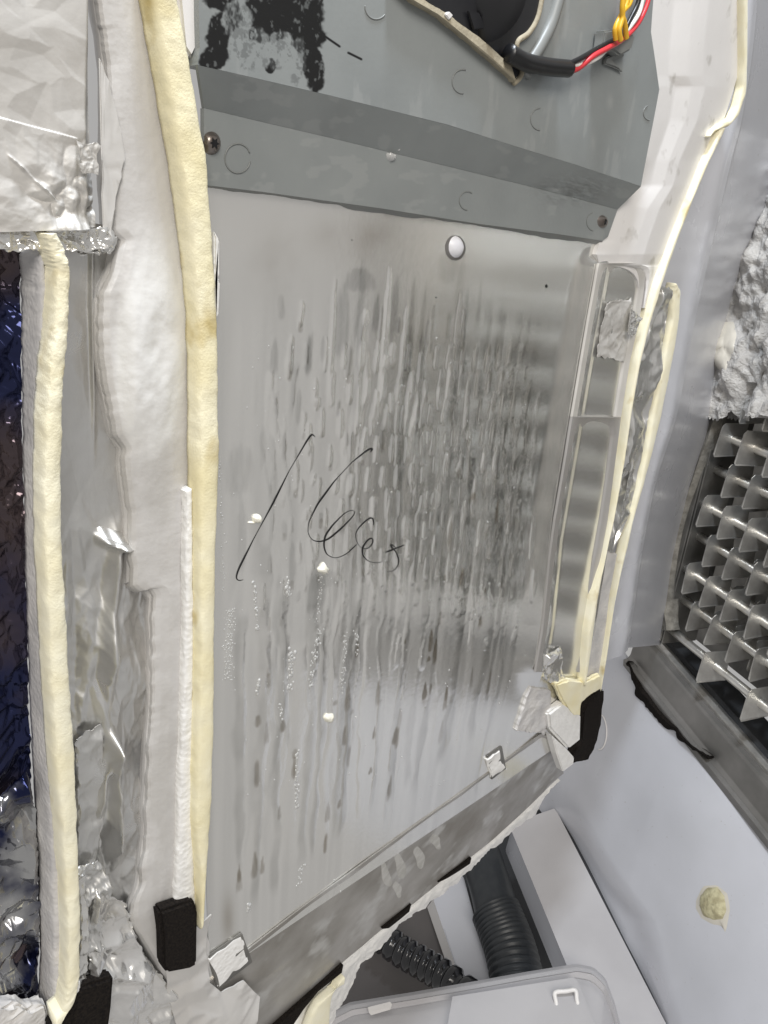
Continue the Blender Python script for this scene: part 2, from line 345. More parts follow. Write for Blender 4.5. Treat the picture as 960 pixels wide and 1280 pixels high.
# side bracket: folded channel
def qbox(name, s0, s1, z0, z1, o0, o1, m, parent, bev=.0008, top=None):
    bm = bmesh.new(); v = []
    for o_ in (o0, o1):
        for s_, z_ in ((s0, z0), (s1, z0), (s1, z1), (s0, z1)): v.append(bm.verts.new(QW(s_, z_, o_)))
    for f in ((0, 1, 2, 3), (7, 6, 5, 4), (0, 4, 5, 1), (1, 5, 6, 2), (2, 6, 7, 3), (3, 7, 4, 0)): bm.faces.new([v[i] for i in f])
    bmesh.ops.recalc_face_normals(bm, faces=bm.faces)
    if bev: bmesh.ops.bevel(bm, geom=list(bm.edges), offset=bev, segments=1, affect='EDGES', clamp_overlap=True)
    me = bpy.data.meshes.new(name); bm.to_mesh(me); bm.free()
    return link(name, me, m, parent)
qbox('bracket_web', .003, .0055, -.375, .33, 0, .062, BRK, ev)
qbox('bracket_flange', -.022, .0025, -.372, .33, -.002, .001, BRK, ev)
# tubes
PITCH = .0505
tubes = []
for k in range(12):
    z = -.350+PITCH*k
    for layer, off in enumerate((.012 if k % 2 else .004, .064)):
        zz = z+(.5*PITCH if layer else 0)
        if layer and k == 11: continue
        tube('tube', [QW(.001, zz, off+.006), QW(.2, zz, off+.006), QW(.54, zz, off+.006)], .0060, TUBEM, ev, seg=14, n=8)
        tubes.append((zz, off+.006, k, layer))
# one fin: plate standing across the tube, outer top corner clipped, foot folded; mesh shared by all
def fin_mesh():
    o0, o1, h = -.0285, .0175, .0225
    prof = [(o0+.001, -h), (o1, -h*.96), (o1, h), (o0+.009, h), (o0+.005, h*.8), (o0, -h*.85)]
    bm = bmesh.new()
    def pt(o_, z_, s_): p = TQ*s_+NQ*o_; return (p[0], p[1], z_)
    a = [bm.verts.new(pt(o_, z_, .0004+.005*max(0, (-z_/h))**3)) for o_, z_ in prof]; b = [bm.verts.new(pt(o_, z_, -.0004+.005*max(0, (-z_/h))**3)) for o_, z_ in prof]
    bm.faces.new(a); bm.faces.new(b[::-1])
    for i in range(len(prof)): bm.faces.new((a[i], b[i], b[(i+1) % 6], a[(i+1) % 6]))
    # collar round the tube
    for sgn in (1, -1):
        r1 = []; r2 = []
        for j in range(12):
            an = j*math.pi/6
            r1.append(bm.verts.new(pt(.0068*math.cos(an), .0068*math.sin(an), .0005*sgn))); r2.append(bm.verts.new(pt(.0052*math.cos(an), .0052*math.sin(an), .0026*sgn)))
        for j in range(12): bm.faces.new((r1[j], r1[(j+1) % 12], r2[(j+1) % 12], r2[j]))
    bmesh.ops.recalc_face_normals(bm, faces=bm.faces)
    me = bpy.data.meshes.new('fin'); bm.to_mesh(me); bm.free(); me.materials.append(FINM); return me
FM = fin_mesh(); nf = 0
for zz, off, k, layer in tubes:
    if zz > .13: continue
    s = (.030, .050)[k % 2]+(.012 if layer else 0)
    if k == 0 and layer == 0: s = .105
    step = .0415 if k or layer else .083
    while s < .50 and nf < 290:
        o = bpy.data.objects.new('fin', FM); COL.objects.link(o); o.parent = ev; o.location = QW(s+random.uniform(-.0015, .0015), zz, off)
        o.rotation_euler = (random.uniform(-.05, .05), random.uniform(-.05, .05), random.uniform(-.09, .09)); nf += 1; s += step
gk = loft([[PQ(u-8, v, -.004), PQ(u, v, -.010), PQ(u+8, v, -.002)] for u, v in
           [(903, 480), (893, 520), (880, 560), (866, 600), (852, 640), (842, 680), (836, 720), (831, 760), (833, 788)]], 9, 60, True)
ii, jj = np.meshgrid(np.arange(60), np.arange(9), indexing='ij'); gk += NQ*((fbm(ii/4., jj/3., 4, 4)-.5)*.004)[..., None]
tag(link('foam_gasket', grid_mesh('foam_gasket', gk, NQ*.012), GRIT), 'thin grimy grey gasket running down the left edge of the evaporator', 'gasket')
# frost mass over the top of the coil
fl = [(968, 185), (958, 215), (949, 228), (944, 258), (940, 275), (925, 290), (920, 315), (915, 335), (908, 350), (903, 375), (893, 395), (884, 415), (880, 440), (881, 462), (874, 480), (876, 505), (881, 524), (892, 500)]
fr = [(1080, 150), (1070, 200), (1065, 240), (1060, 270), (1050, 300), (1045, 330), (1040, 360), (1035, 380), (1030, 400), (1020, 420), (1010, 440), (1005, 460), (1000, 480), (990, 500), (985, 520), (975, 530), (965, 515), (950, 500)]
n = 220; L_ = polyl(fl, n, 5, 3); R_ = polyl(fr, n, 4, 8); R_[-40:, 1] += 10*np.sin(np.linspace(0, 9, 40))
G = np.empty((n, 150, 3))
for i in range(n):
    a = PQ(L_[i, 0], L_[i, 1], -.008); b = PQ(R_[i, 0], R_[i, 1], -.008)
    G[i] = a+(b-a)*np.linspace(0, 1, 150)[:, None]
jj = np.linspace(0, 1, 150)[None, :]; ii = np.linspace(0, 1, n)[:, None]
G[..., 2] += ((fbm(jj*14, jj*0+3, 88, 4, .6)-.45)*.055-.035*np.exp(-((jj-.06)/.07)**2)*0)*sstep(.82, 1, ii)
sG = (G-Q0) @ TQ; zG = G[..., 2]
edge = np.minimum(1, np.linspace(0, 1, 150)[None, :]*9)
h = fbm(sG*34, zG*28, 21, 3, .5)*.040+(fbm(sG*160, zG*140, 25, 3)-.5)*.005-.006
h -= .012*np.exp(-((sG-.055-zG*.12)/.006)**2)*(fbm(sG*30, zG*20, 3, 2) > .3)
G -= NQ*(h*edge)[..., None]
fo = link('evaporator_frost', grid_mesh('evaporator_frost', G, NQ*.03), FROST)
tag(fo, 'lumpy grey frost mass covering the upper end of the evaporator at the right edge', 'frost'); FT = bvh(fo)
def blob(name, tree, outline, m, parent, lift=.0008, h=.002, jit=0, seed=0, ring=5):
    """patch lying on a surface: outline in photo pixels, domed by h"""
    o = np.asarray(outline, float); c = o.mean(0); V = []; Fc = []; N_ = len(o)
    pc, nc = hit(tree, *c)
    if pc is None: return None
    V.append(pc+nc*(lift+h))
    for k in range(1, ring+1):
        t = k/ring
        for q in o:
            u, v = c+(q-c)*t; p, nn = hit(tree, u, v)
            if p is None: p, nn = pc, nc
            V.append(p+nn*(lift*(.1 if k == ring else 1)+h*(1-t**3)*(1+random.uniform(-jit, jit))))
    for j in range(N_): Fc.append((0, 1+j, 1+(j+1) % N_))
    for k in range(ring-1):
        for j in range(N_):
            a = 1+k*N_+j; b = 1+k*N_+(j+1) % N_; Fc.append((a, a+N_, b+N_, b))
    return link(name, mesh_from(name, V, Fc), m, parent)
def ragged(pts, n=40, jit=1.5, seed=0):
    p = polyl(list(pts)+[pts[0]], n+1, jit, seed)[:-1]; return p
blob('smooth_patch', FT, ragged([(902, 403), (918, 402), (921, 420), (916, 440), (906, 466), (893, 458), (888, 445), (893, 420)], 30, 1.5, 2), ICE, fo, .001, .002)
del fo['category']; tag(fo, fo['label'], 'frost')

# drain tray: folded sheet metal running under the coil
dt = thing('drain_tray', 'dull folded metal tray running down to the right beneath the evaporator', 'tray')
ss = [-.055, .1, .3, .6]
def zt(s): return -.447-.15*(s+.047)
def traysheet(name, prof, m):
    rows = [[QW(s, zt(s)+dz, off) for off, dz in prof] for s in ss]
    return link(name, grid_mesh(name, loft(rows, 40, 30), (0, 0, -.0015), smooth=False), m, dt)
traysheet('outer_lip', [(-.010, -.004), (-.012, .006), (-.006, .008)], TRAYM)
traysheet('tray_floor', [(-.0055, .0075), (-.001, .014), (.002, .050), (.004, .054), (.012, .056)], TRAYM)
traysheet('inner_rib', [(.0125, .056), (.010, .064), (.016, .066), (.030, .058)], FINM)
traysheet('gutter', [(.0305, .057), (.034, .064), (.072, .066)], DARK)
# torn black foam along the tray edge
up = [(785, 826), (795, 842), (812, 865), (825, 885), (845, 905), (860, 925), (882, 945)]
dn = [(783, 828), (789, 850), (795, 873), (808, 884), (820, 902), (842, 915), (850, 925), (866, 938), (884, 948)]
n = 70; U = polyl(up, n); D_ = polyl(dn, n, 4.5, 11); rows = []
for i in range(n): rows.append([PQ(U[i, 0], U[i, 1], -.008), PQ((U[i, 0]+D_[i, 0])/2, (U[i, 1]+D_[i, 1])/2, -.016), PQ(D_[i, 0], D_[i, 1], -.010)])
tag(link('torn_foam', grid_mesh('torn_foam', loft(rows, 7, n), NQ*.012), FELT), 'ragged torn black foam under the metal drain tray edge', 'foam')
for (u, v, r) in ((766, 846, 2.6), (889, 965, 2), (769, 851, 1.2), (912, 1237, 1.3)):
    pass
sp = blob('foam_plug', LT, ragged([(876, 1118), (884, 1110), (896, 1109), (906, 1120), (909, 1137), (904, 1150), (893, 1152), (880, 1145), (874, 1132)], 36, 2, 4), mat('dirty_cream_foam', (.60, .56, .36), .8, (.40, .36, .22), nscale=120, bump=.7, bscale=200, bdist=.003), None, .001, .006, .10)
tag(sp, 'dirty cream foam plug in the lower right liner wall', 'foam plug')
blob('plug_halo', LT, ragged([(871, 1122), (880, 1108), (897, 1106), (909, 1117), (912, 1140), (907, 1165), (902, 1158), (890, 1155), (876, 1147), (870, 1136)], 36, 1.5, 6), ICE, sp, .0006, .0006)
p, n_ = hit(LT, 752, 917)
if p is not None:
    rows = []
    for a in np.linspace(-1.6, 1.7, 12): q, m_ = hit(LT, 750+9*math.cos(a), 915+22*math.sin(a)); rows.append(q+m_*.001)
    tag(tube('wire_clip', rows, .0012, WHITE, None), 'small white wire loop on the liner beside the right black pad', 'clip')

# ================================================================== LOWER CAVITY: duct, hoses, tray
bx = thing('air_duct', 'pale boxed duct sloping behind the cover, left of the dark groove', 'duct')
def quad(name, pts, m, parent, th=(0, .006, 0), nu=12, nv=12):
    a, b, c, d = [PR(*q) for q in pts]
    return link(name, grid_mesh(name, loft([[a, b], [d, c]], nu, nv), th), m, parent)
quad('front_face', [(640, 1036, 1.42), (697, 1016, 1.44), (838, 1290, 1.26), (745, 1290, 1.22)], LINER_G, bx, (.004, .01, 0))
quad('side_face', [(632, 1062, 1.47), (639.5, 1036.5, 1.42), (744.5, 1290, 1.22), (730, 1290, 1.28)], LINER, bx, (.01, .004, 0))
quad('side_panel', [(632, 1064, 1.472), (641, 1040, 1.425), (722, 1215, 1.272), (700, 1232, 1.34)], LINER, bx, (.01, .004, 0))
g_ = quad('groove', [(697, 1016, 1.446), (701.5, 1014, 1.452), (845, 1292, 1.275), (838, 1292, 1.264)], DARK, None, (.002, .006, 0)); g_['kind'] = 'structure'  # dark strip painting in the shade of the gap
o = quad('cavity_back', [(380, 930, 1.78), (760, 930, 1.78), (760, 1340, 1.62), (380, 1340, 1.62)], DARK, None); o['kind'] = 'structure'  # dark sheet standing in for the unlit gap
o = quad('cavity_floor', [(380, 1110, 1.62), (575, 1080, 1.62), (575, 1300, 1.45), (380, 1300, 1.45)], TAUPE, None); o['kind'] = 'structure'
ps = thing('cavity_partition', 'narrow blue white partition standing between the two hoses', 'partition')
quad('panel', [(545, 1130, 1.52), (580, 1098, 1.52), (618, 1240, 1.40), (585, 1250, 1.40)], LINER, ps, (.004, .01, 0))
quad('panel_edge', [(537, 1140, 1.55), (544.6, 1130, 1.521), (584.6, 1250, 1.401), (577, 1256, 1.43)], WHITE, ps, (.004, .01, 0))
ribs = 4
hb = tube('corrugated_hose', [PR(470, 1165, 1.42), PR(500, 1188, 1.40), PR(530, 1205, 1.385), PR(560, 1224, 1.37), PR(610, 1262, 1.34)], .0215, HOSEB, None, seg=24, n=84, ribs=(7, .13))
tag(hb, 'glossy black corrugated hose lying in the dark space under the cover', 'hose')
hg = thing('ribbed_hose', 'charcoal hose with ribbed lower end beside the pale duct', 'hose')
tube('smooth_sleeve', [PR(600, 1068, 1.50), PR(612, 1105, 1.47), PR(622, 1145, 1.44)], .037, HOSEG, hg, seg=28, n=16)
tube('ribbed_end', [PR(620, 1140, 1.435), PR(630, 1165, 1.42), PR(640, 1195, 1.40), PR(648, 1235, 1.38)], .041, HOSEG, hg, seg=28, n=98, ribs=(7, .04))
tr = thing('plastic_tray', 'pale grey plastic tray with square clip loop at the bottom edge', 'tray')
te = [(412, 1270), (440, 1256), (520, 1243), (600, 1229), (660, 1218), (722, 1208), (742, 1212), (757, 1226), (768, 1255), (780, 1300)]
n = 70; T_ = polyl(te, n)
def trow(dv, r, k=1.0): return [PR(600+(u-600)*k, v+dv, r) for u, v in T_]
link('rim', grid_mesh('rim', loft([trow(-3, 1.19), trow(0, 1.17), trow(6, 1.16)], n, 14), (0, .004, -.004)), LINER_G, tr)
link('inner_wall', grid_mesh('inner_wall', loft([trow(6.3, 1.161), trow(14, 1.165, .985)], n, 8), (0, .004, -.004)), TAUPE if 0 else LINER_G, tr)
link('cover_face', grid_mesh('cover_face', loft([trow(14.4, 1.158, .98), trow(22, 1.145, .975), trow(90, 1.08, .95)], n, 20), (0, .004, -.004)), LINER_G, tr)
quad('raised_pad', [(570, 1250, 1.134), (722, 1226, 1.136), (752, 1300, 1.08), (560, 1310, 1.08)], LINER_G, tr, (0, .006, 0))
tube('clip_loop', [PR(u, v, 1.112) for u, v in [(697, 1264), (695, 1252), (694, 1241), (707, 1239), (719, 1238), (721, 1249), (723, 1259)]], .0026, WHITE, tr, n=40)
quad('notch', [(462, 1262, 1.150), (490, 1255, 1.150), (488, 1262, 1.146), (464, 1269, 1.146)], WHITE, tr, (0, .004, 0))

# ================================================================== EVAPORATOR COVER
cv = thing('evaporator_cover', 'upended evaporator cover with wet stained metal plate, grey fan housing and yellow foam edging', 'evaporator cover')
# ---- metal plate
NU, NV = 430, 720
Lp = [(258, 222), (258, 400), (258, 640), (258, 900), (258, 1080), (262, 1225)]
Rp = [(822, 296), (806, 380), (783, 500), (764, 640), (740, 790), (706, 927)]
Lw = [P(u, v) for u, v in polyl(Lp, 60)]; Rw = [P(u, v) for u, v in polyl(Rp, 60)]
G = loft([[a, b] for a, b in zip(Lw, Rw)], NU, NV); px, py = proj(G)
U = np.linspace(0, 1, NU)[None, :]*np.ones((NV, 1)); X = G[..., 0]; Z = G[..., 2]
film = .92-.10*fbm(X*18, Z*7, 31, 4)
dark = np.zeros_like(X)
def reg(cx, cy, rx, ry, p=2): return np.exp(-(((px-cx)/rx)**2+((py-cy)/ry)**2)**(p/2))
refl_dark = reg(585, 600, 115, 190, 3)*1.0+reg(640, 480, 60, 150, 3)*.7+reg(520, 520, 50, 120)*.4  # evaporator's dark reflection, painted in as thinner film
st = fbm(U*190, Z*9, 41, 3); st2 = fbm(U*70, Z*5+4, 44, 3)
streaky = sstep(330, 420, py+30*(st2-.5)+60*(fbm(U*30, Z*0, 5, 2)-.5))
film -= np.clip(refl_dark, 0, 1)*(.38+.5*(st2-.35))*streaky
film -= (st-.5)*.55*sstep(.35, .65, fbm(X*22, Z*10, 47, 3))*streaky*sstep(300, 560, px)*sstep(900, 600, py)
film -= (st2-.5)*.45*streaky
film += reg(480, 290, 280, 50)*.16
brown = .30*reg(455, 300, 60, 28)*fbm(X*60, Z*60, 8, 4)*1.6+.22*reg(345, 325, 30, 45)*fbm(X*60, Z*60, 9, 4)*1.6+.25*reg(600, 400, 90, 160)*fbm(X*10, Z*10, 12)
brown += .18*reg(655, 470, 40, 130)
hgt = np.zeros_like(X)
def mark(cx_, cy_, w_, h_, df=0, db=0, dd=0, dh=0, lean=0, edge=0, drop=0.0):
    """one stain or water mark on the plate; centre and size in photo pixels, running down the plate's own vertical"""
    c = P(cx_, cy_); k = np.linalg.norm(c-CAM)/F*1.05; cx = c[0]; cz = c[2]; ww = w_*k*.5*1.25; hh = h_*k*.5
    i0, i1 = np.searchsorted(-Z[:, NU//3], [-(cz+hh*1.7), -(cz-hh*1.7)]); i0 = max(0, i0-14); i1 = min(NV, i1+14)
    jc = np.abs(px[(i0+i1)//2 if i0 < i1 else 0]-cx_).argmin(); j0 = max(0, jc-22); j1 = min(NU, jc+22)
    if i0 >= i1: return
    s_ = np.s_[i0:i1, j0:j1]
    uc = (Z[s_]-cz)/hh
    # follow the plate's own column lines
    uj = U[s_]; cxx = px[s_]-(np.interp(uj[0, (j1-j0)//2]*0+jc, np.arange(NU), np.arange(NU))*0)
    colx = X[s_]-X[s_][:, [jc-j0]]-(cx-X[NV//2*0+np.clip((i0+i1)//2, 0, NV-1), jc])-lean*ww*uc
    tp = 1+drop*(-uc)
    e = (np.abs(colx)/(ww*np.maximum(tp, .25)))**2.2+np.abs(uc)**3
    e = e*(.75+.5*fbm(X[s_]*300, Z[s_]*60, int(cx_) % 50, 3))+1.5*(fbm(X[s_]*520, Z[s_]*90, 3+int(cy_) % 50, 3)-.5)
    m = sstep(1.7, .25, e)*(.55+.9*fbm(X[s_]*700, Z[s_]*70, 9, 3)); rim = np.exp(-((e-1)/.3)**2); df *= .85; dd *= .75
    film[s_] += df*m+edge*rim; brown[s_] += db*m; dark[s_] += dd*m; hgt[s_] += dh*np.sqrt(np.clip(1-e, 0, 1))
# dashed imprints of the fins: columns 16.5 mm apart, rows following the coil
r_ = random.Random(5)
for row in range(15):
    for c in range(24):
        x = -.108+.0152*c+(.0076 if row % 2 else 0); z = .125-.0245*row-(x*.10)+r_.uniform(-.004, .004)
        u, v = proj(np.array([x+r_.uniform(-.0015, .0015), 0, z])); u = float(u); v = float(v)
        if not (285 < u < 690): continue
        if v < 345+40*r_.random(): continue
        wgt = float(sstep(300, 380, u)*sstep(860, 640, v)*sstep(690, 600, u))
        if r_.random() > .74 or wgt < .1: continue
        hh = r_.choice((r_.uniform(14, 30), r_.uniform(30, 58), r_.uniform(40, 90))); dkr = math.exp(-((u-575)/110)**2-((v-590)/170)**2)
        if r_.random() < .35+.45*dkr:
            mark(u, v, r_.uniform(5, 9), hh, df=.30*wgt, dd=-.1*wgt, dh=.00042, lean=r_.uniform(-.4, .4), edge=.08*wgt, drop=r_.uniform(-.2, .5))
        else:
            mark(u, v, r_.uniform(4, 8), hh, df=-.35*wgt, dd=.10*wgt, db=.10*r_.random()*wgt, dh=.00010, lean=r_.uniform(-.3, .3), edge=.12*wgt, drop=r_.uniform(-.1, .5))
        if r_.random() < .35: mark(u, v+hh*.5, 5, 12, dd=.25*wgt, db=.3*wgt)
for a in [(343, 447, 8, 44), (363, 446, 7, 42), (385, 444, 8, 42), (403, 436, 5, 30), (427, 400, 18, 80), (450, 380, 9, 95), (470, 392, 8, 40), (493, 385, 9, 70), (514, 390, 7, 70), (528, 395, 6, 70), (511, 440, 12, 60), (524, 440, 12, 66), (598, 385, 6, 60), (580, 400, 8, 70), (450, 350, 34, 26)]:
    mark(*a, df=-.36, dd=.20, edge=.05, drop=.25)
for a in [(414, 440, 6, 150), (480, 430, 7, 170), (500, 470, 6, 150), (572, 400, 6, 60), (560, 490, 8, 60), (508, 510, 6, 40), (521, 510, 6, 40), (495, 565, 6, 45), (528, 560, 7, 50), (545, 565, 7, 60), (560, 480, 6, 40), (575, 480, 7, 44)]:
    mark(*a, df=.34, dd=-.2, dh=.00035)
# long runs down the lower half, with brown knots
runs = [(302, 840, 1120, 4), (325, 780, 1130, 6), (338, 740, 1150, 5), (357, 800, 1140, 4), (372, 850, 1100, 7), (392, 760, 1100, 6), (408, 820, 1090, 5), (424, 800, 1080, 6), (442, 760, 1060, 7), (455, 700, 1060, 4), (470, 780, 1040, 6), (488, 700, 1030, 4),
        (508, 780, 1010, 6), (520, 700, 1000, 4), (536, 760, 990, 7), (552, 690, 1000, 4), (566, 640, 970, 5), (580, 700, 960, 6), (595, 600, 960, 4), (612, 620, 940, 5), (628, 600, 930, 5), (645, 600, 900, 4), (660, 560, 880, 4)]
def run(x0, y0, y1, wd, df=0, dd=0, db=0, dh=0, edge=.1, seed=0):
    """one continuous trickle down the plate's own vertical, wandering and changing width"""
    c = P(x0, y0); zb = P(x0-(x0-270)/2300*(y1-y0), y1)[2]; rows = np.where((Z[:, NU//3] < c[2]) & (Z[:, NU//3] > zb))[0]
    if len(rows) < 8: return
    i0, i1 = rows[0], rows[-1]; t = np.arange(i1-i0)/1.0; j0c = np.abs(px[i0]-x0).argmin()
    cen = j0c+(fbm(t/90, t*0, seed, 3)-.5)*14+(fbm(t/16, t*0, seed+4, 2)-.5)*2.2
    wj = wd*.55*(.35+1.3*fbm(t/40, t*0, seed+8, 3)); env = sstep(0, 14, t)*sstep(0, 25, t[::-1])
    J = np.arange(max(0, int(j0c)-24), min(NU, int(j0c)+24)); q = (J[None, :]-cen[:, None])/wj[:, None]
    al = env*(.35+1.1*fbm(t/22, t*0, seed+12, 3)); m = sstep(1.5, .4, np.abs(q))*al[:, None]; rim = np.exp(-((np.abs(q)-1.25)/.35)**2)*al[:, None]*(q > 0)
    s_ = np.s_[i0:i1, J[0]:J[-1]+1]; film[s_] += df*m+edge*rim; dark[s_] += dd*m; brown[s_] += db*m; hgt[s_] += dh*np.sqrt(np.clip(1-q*q, 0, 1))*al[:, None]
for k, (x0, y0, y1, wd) in enumerate(runs):
    lite = k % 3 == 1
    run(x0, y0-r_.uniform(0, 60), y1, wd*r_.uniform(.8, 1.7), df=(.20 if lite else -.24), dd=(-.05 if lite else .07), db=.04, dh=.00028, edge=.12, seed=200+k*7)
    for q in range(r_.choice((0, 2, 3, 5))):
        y = r_.uniform(y0, y1-20); mark(x0-(x0-270)/2300.*(y-y0), y, r_.uniform(2.5, 6), r_.uniform(7, 40), db=r_.uniform(.25, .8), dd=r_.uniform(.05, .25), drop=r_.uniform(0, .8))
for k in range(46):
    x0 = r_.uniform(290, 700); y0 = r_.uniform(380, 820); ln_ = r_.uniform(60, 330)
    run(x0, y0, y0+ln_, r_.uniform(1.5, 5), df=r_.choice((-.2, -.12, .15, .22)), dd=r_.uniform(-.03, .08), dh=.00015, edge=.06, seed=700+k*5)
mark(562, 655, 9, 30, df=.2); mark(500, 690, 7, 60, df=-.3, dd=.3)
for a in [(560, 335, 26, 34), (575, 360, 12, 70)]: mark(*a, dd=.22, df=-.12)
mark(300, 590, 30, 60, df=-.2, dd=.12); mark(303, 670, 10, 90, df=-.3, dd=.12); mark(395, 740, 24, 50, df=-.4, dd=.16); mark(410, 725, 30, 20, df=-.25, dd=.1)
# brown corner patch low down, darker strip under the housing edge
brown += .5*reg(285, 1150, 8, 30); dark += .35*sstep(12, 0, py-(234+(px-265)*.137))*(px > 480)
# relief: bevel up to the ridge, stepped channel behind it
RX = np.interp(py, [300, 335, 430, 521, 611, 675, 780, 840], [757, 748, 731, 716, 701, 690, 680, 670])
dd_ = px-RX
rel = -.0062*sstep(-36, -4, dd_)+.003*sstep(0, 12, dd_)
rel *= sstep(875, 820, py)*sstep(306, 334, py)
for row in range(11):
    for c in range(25):
        x = -.100+.0136*c+(.0068 if row % 2 else 0); z = .105-.0200*row-x*.06
        u, v = proj(np.array([x+r_.uniform(-.0008, .0008), 0, z+r_.uniform(-.0015, .0015)])); u = float(u); v = float(v)
        wgt = float(sstep(310, 420, u)*sstep(800, 690, v)*sstep(665, 630, u)*sstep(380, 430, v))
        if wgt < .15 or r_.random() < .12: continue
        mark(u, v, r_.uniform(5, 7.5), r_.uniform(26, 42), df=.26*wgt, dd=-.10*wgt, dh=.00035*wgt, edge=-.16*wgt, drop=r_.uniform(0, .4))
        if r_.random() < .5: mark(u+1, v+15, 4, 9, dd=.22*wgt, db=.2*wgt)
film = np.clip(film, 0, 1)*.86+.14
film = np.where(dd_ > -30, np.clip(film*.4+.50+.15*(st2-.5), 0, 1), film)  # paler film past the bevel paints in the light it catches
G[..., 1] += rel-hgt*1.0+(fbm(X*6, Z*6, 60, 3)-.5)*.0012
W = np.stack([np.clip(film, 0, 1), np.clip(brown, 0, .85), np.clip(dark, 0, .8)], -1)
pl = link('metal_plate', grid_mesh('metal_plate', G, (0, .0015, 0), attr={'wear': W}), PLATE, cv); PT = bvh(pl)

# ---- handwriting: ink ribbons lying on the plate
def ink(pts, wd=1.5):
    pts = polyl(pts, max(12, int(np.linalg.norm(np.diff(np.array(pts), axis=0), axis=1).sum()/3)))
    k = np.array([1, 2, 1])/4
    for _ in range(2):
        for c in range(2): pts[1:-1, c] = np.convolve(pts[:, c], k, 'valid')
    t = np.gradient(pts, axis=0); nn = np.stack([-t[:, 1], t[:, 0]], 1)/np.linalg.norm(t, axis=1)[:, None]
    V = []
    for i, (q, m_) in enumerate(zip(pts, nn)):
        ww = wd*(.65+.35*math.sin(i*.21+1))*min(1, .35+min(i, len(pts)-1-i)*.3)/2
        for s_ in (-1, 1):
            p_, n2 = hit(PT, *(q+m_*ww*s_)); V.append(p_+n2*.00025)
    return V
def z2(pts, ox, oy, sc): return [(ox+a/sc, oy+b/sc) for a, b in pts]
strokes = [z2([(356, 656), (347, 643), (330, 668), (270, 770), (215, 880), (150, 1000), (100, 1100), (92, 1130), (100, 1138), (118, 1132)], 260, 300, 2.667),
           z2([(540, 708), (553, 692), (535, 697), (480, 740), (420, 805), (365, 880), (335, 940), (332, 975), (345, 1000), (370, 1007), (400, 998), (440, 965), (480, 925), (493, 905), (480, 898), (455, 910), (415, 950), (390, 985), (385, 1020), (395, 1050), (425, 1062), (460, 1048), (495, 1015)], 260, 300, 2.667),
           z2([(552, 950), (553, 930), (545, 922), (520, 940), (497, 965), (490, 985), (497, 1010), (510, 1028), (530, 1032), (548, 1015), (552, 995), (545, 990), (528, 1003), (512, 1030), (517, 1055), (535, 1072), (565, 1078), (590, 1068)], 260, 300, 2.667),
           z2([(590, 1042), (620, 1030), (658, 1015)], 260, 300, 2.667),
           z2([(628, 1028), (608, 1010), (606, 1020), (625, 1035), (635, 1060), (636, 1080), (625, 1100), (605, 1107), (590, 1103)], 260, 300, 2.667)]
V = []; Fc = []
for k, s_ in enumerate(strokes):
    v = ink(s_, 2.0 if k < 2 else 1.6); b0 = len(V); V += v
    for i in range(0, len(v)-2, 2): Fc.append((b0+i, b0+i+1, b0+i+3, b0+i+2))
link('handwriting', mesh_from('handwriting', V, Fc, False), INK, cv)

# ---- small bits on the plate
def bump_blob(name, u, v, rx, ry, m, h, seed=0, jit=.2, par=cv, tree=PT, n=16):
    a = np.linspace(0, 2*math.pi, n, endpoint=False); rr = random.Random(seed)
    o = [(u+rx*math.cos(t)*(1+rr.uniform(-jit, jit)), v+ry*math.sin(t)*(1+rr.uniform(-jit, jit))) for t in a]
    return blob(name, tree, o, m, par, 0.0002, h, jit*.5, seed, 4)
bump_blob('foam_fleck', 321, 648, 6, 6, GLUE, .003, 1, .12); bump_blob('foam_fleck', 404, 711, 6, 7, GLUE, .003, 2, .35); bump_blob('foam_fleck', 411, 897, 6.5, 6, GLUE, .003, 3, .3)
bump_blob('fleck_tail', 315, 653, 5, 1.6, GLUE, .001, 4, .3)
# nylon plug in its washer
pg = bump_blob('washer', 569, 310, 13, 16, PLATE if 0 else TRAYM, .0008, 5, .02, n=28); bump_blob('plug_cap', 569, 309, 10, 14, CAP, .0035, 6, .02, par=pg, n=24)
for u, v, a, b in ((683, 358, 1.6, 2.6), (545, 372, 1, 1), (440, 300, .8, .8)): bump_blob('black_speck', u, v, a, b, INK, .0004, int(u), .2, n=8)
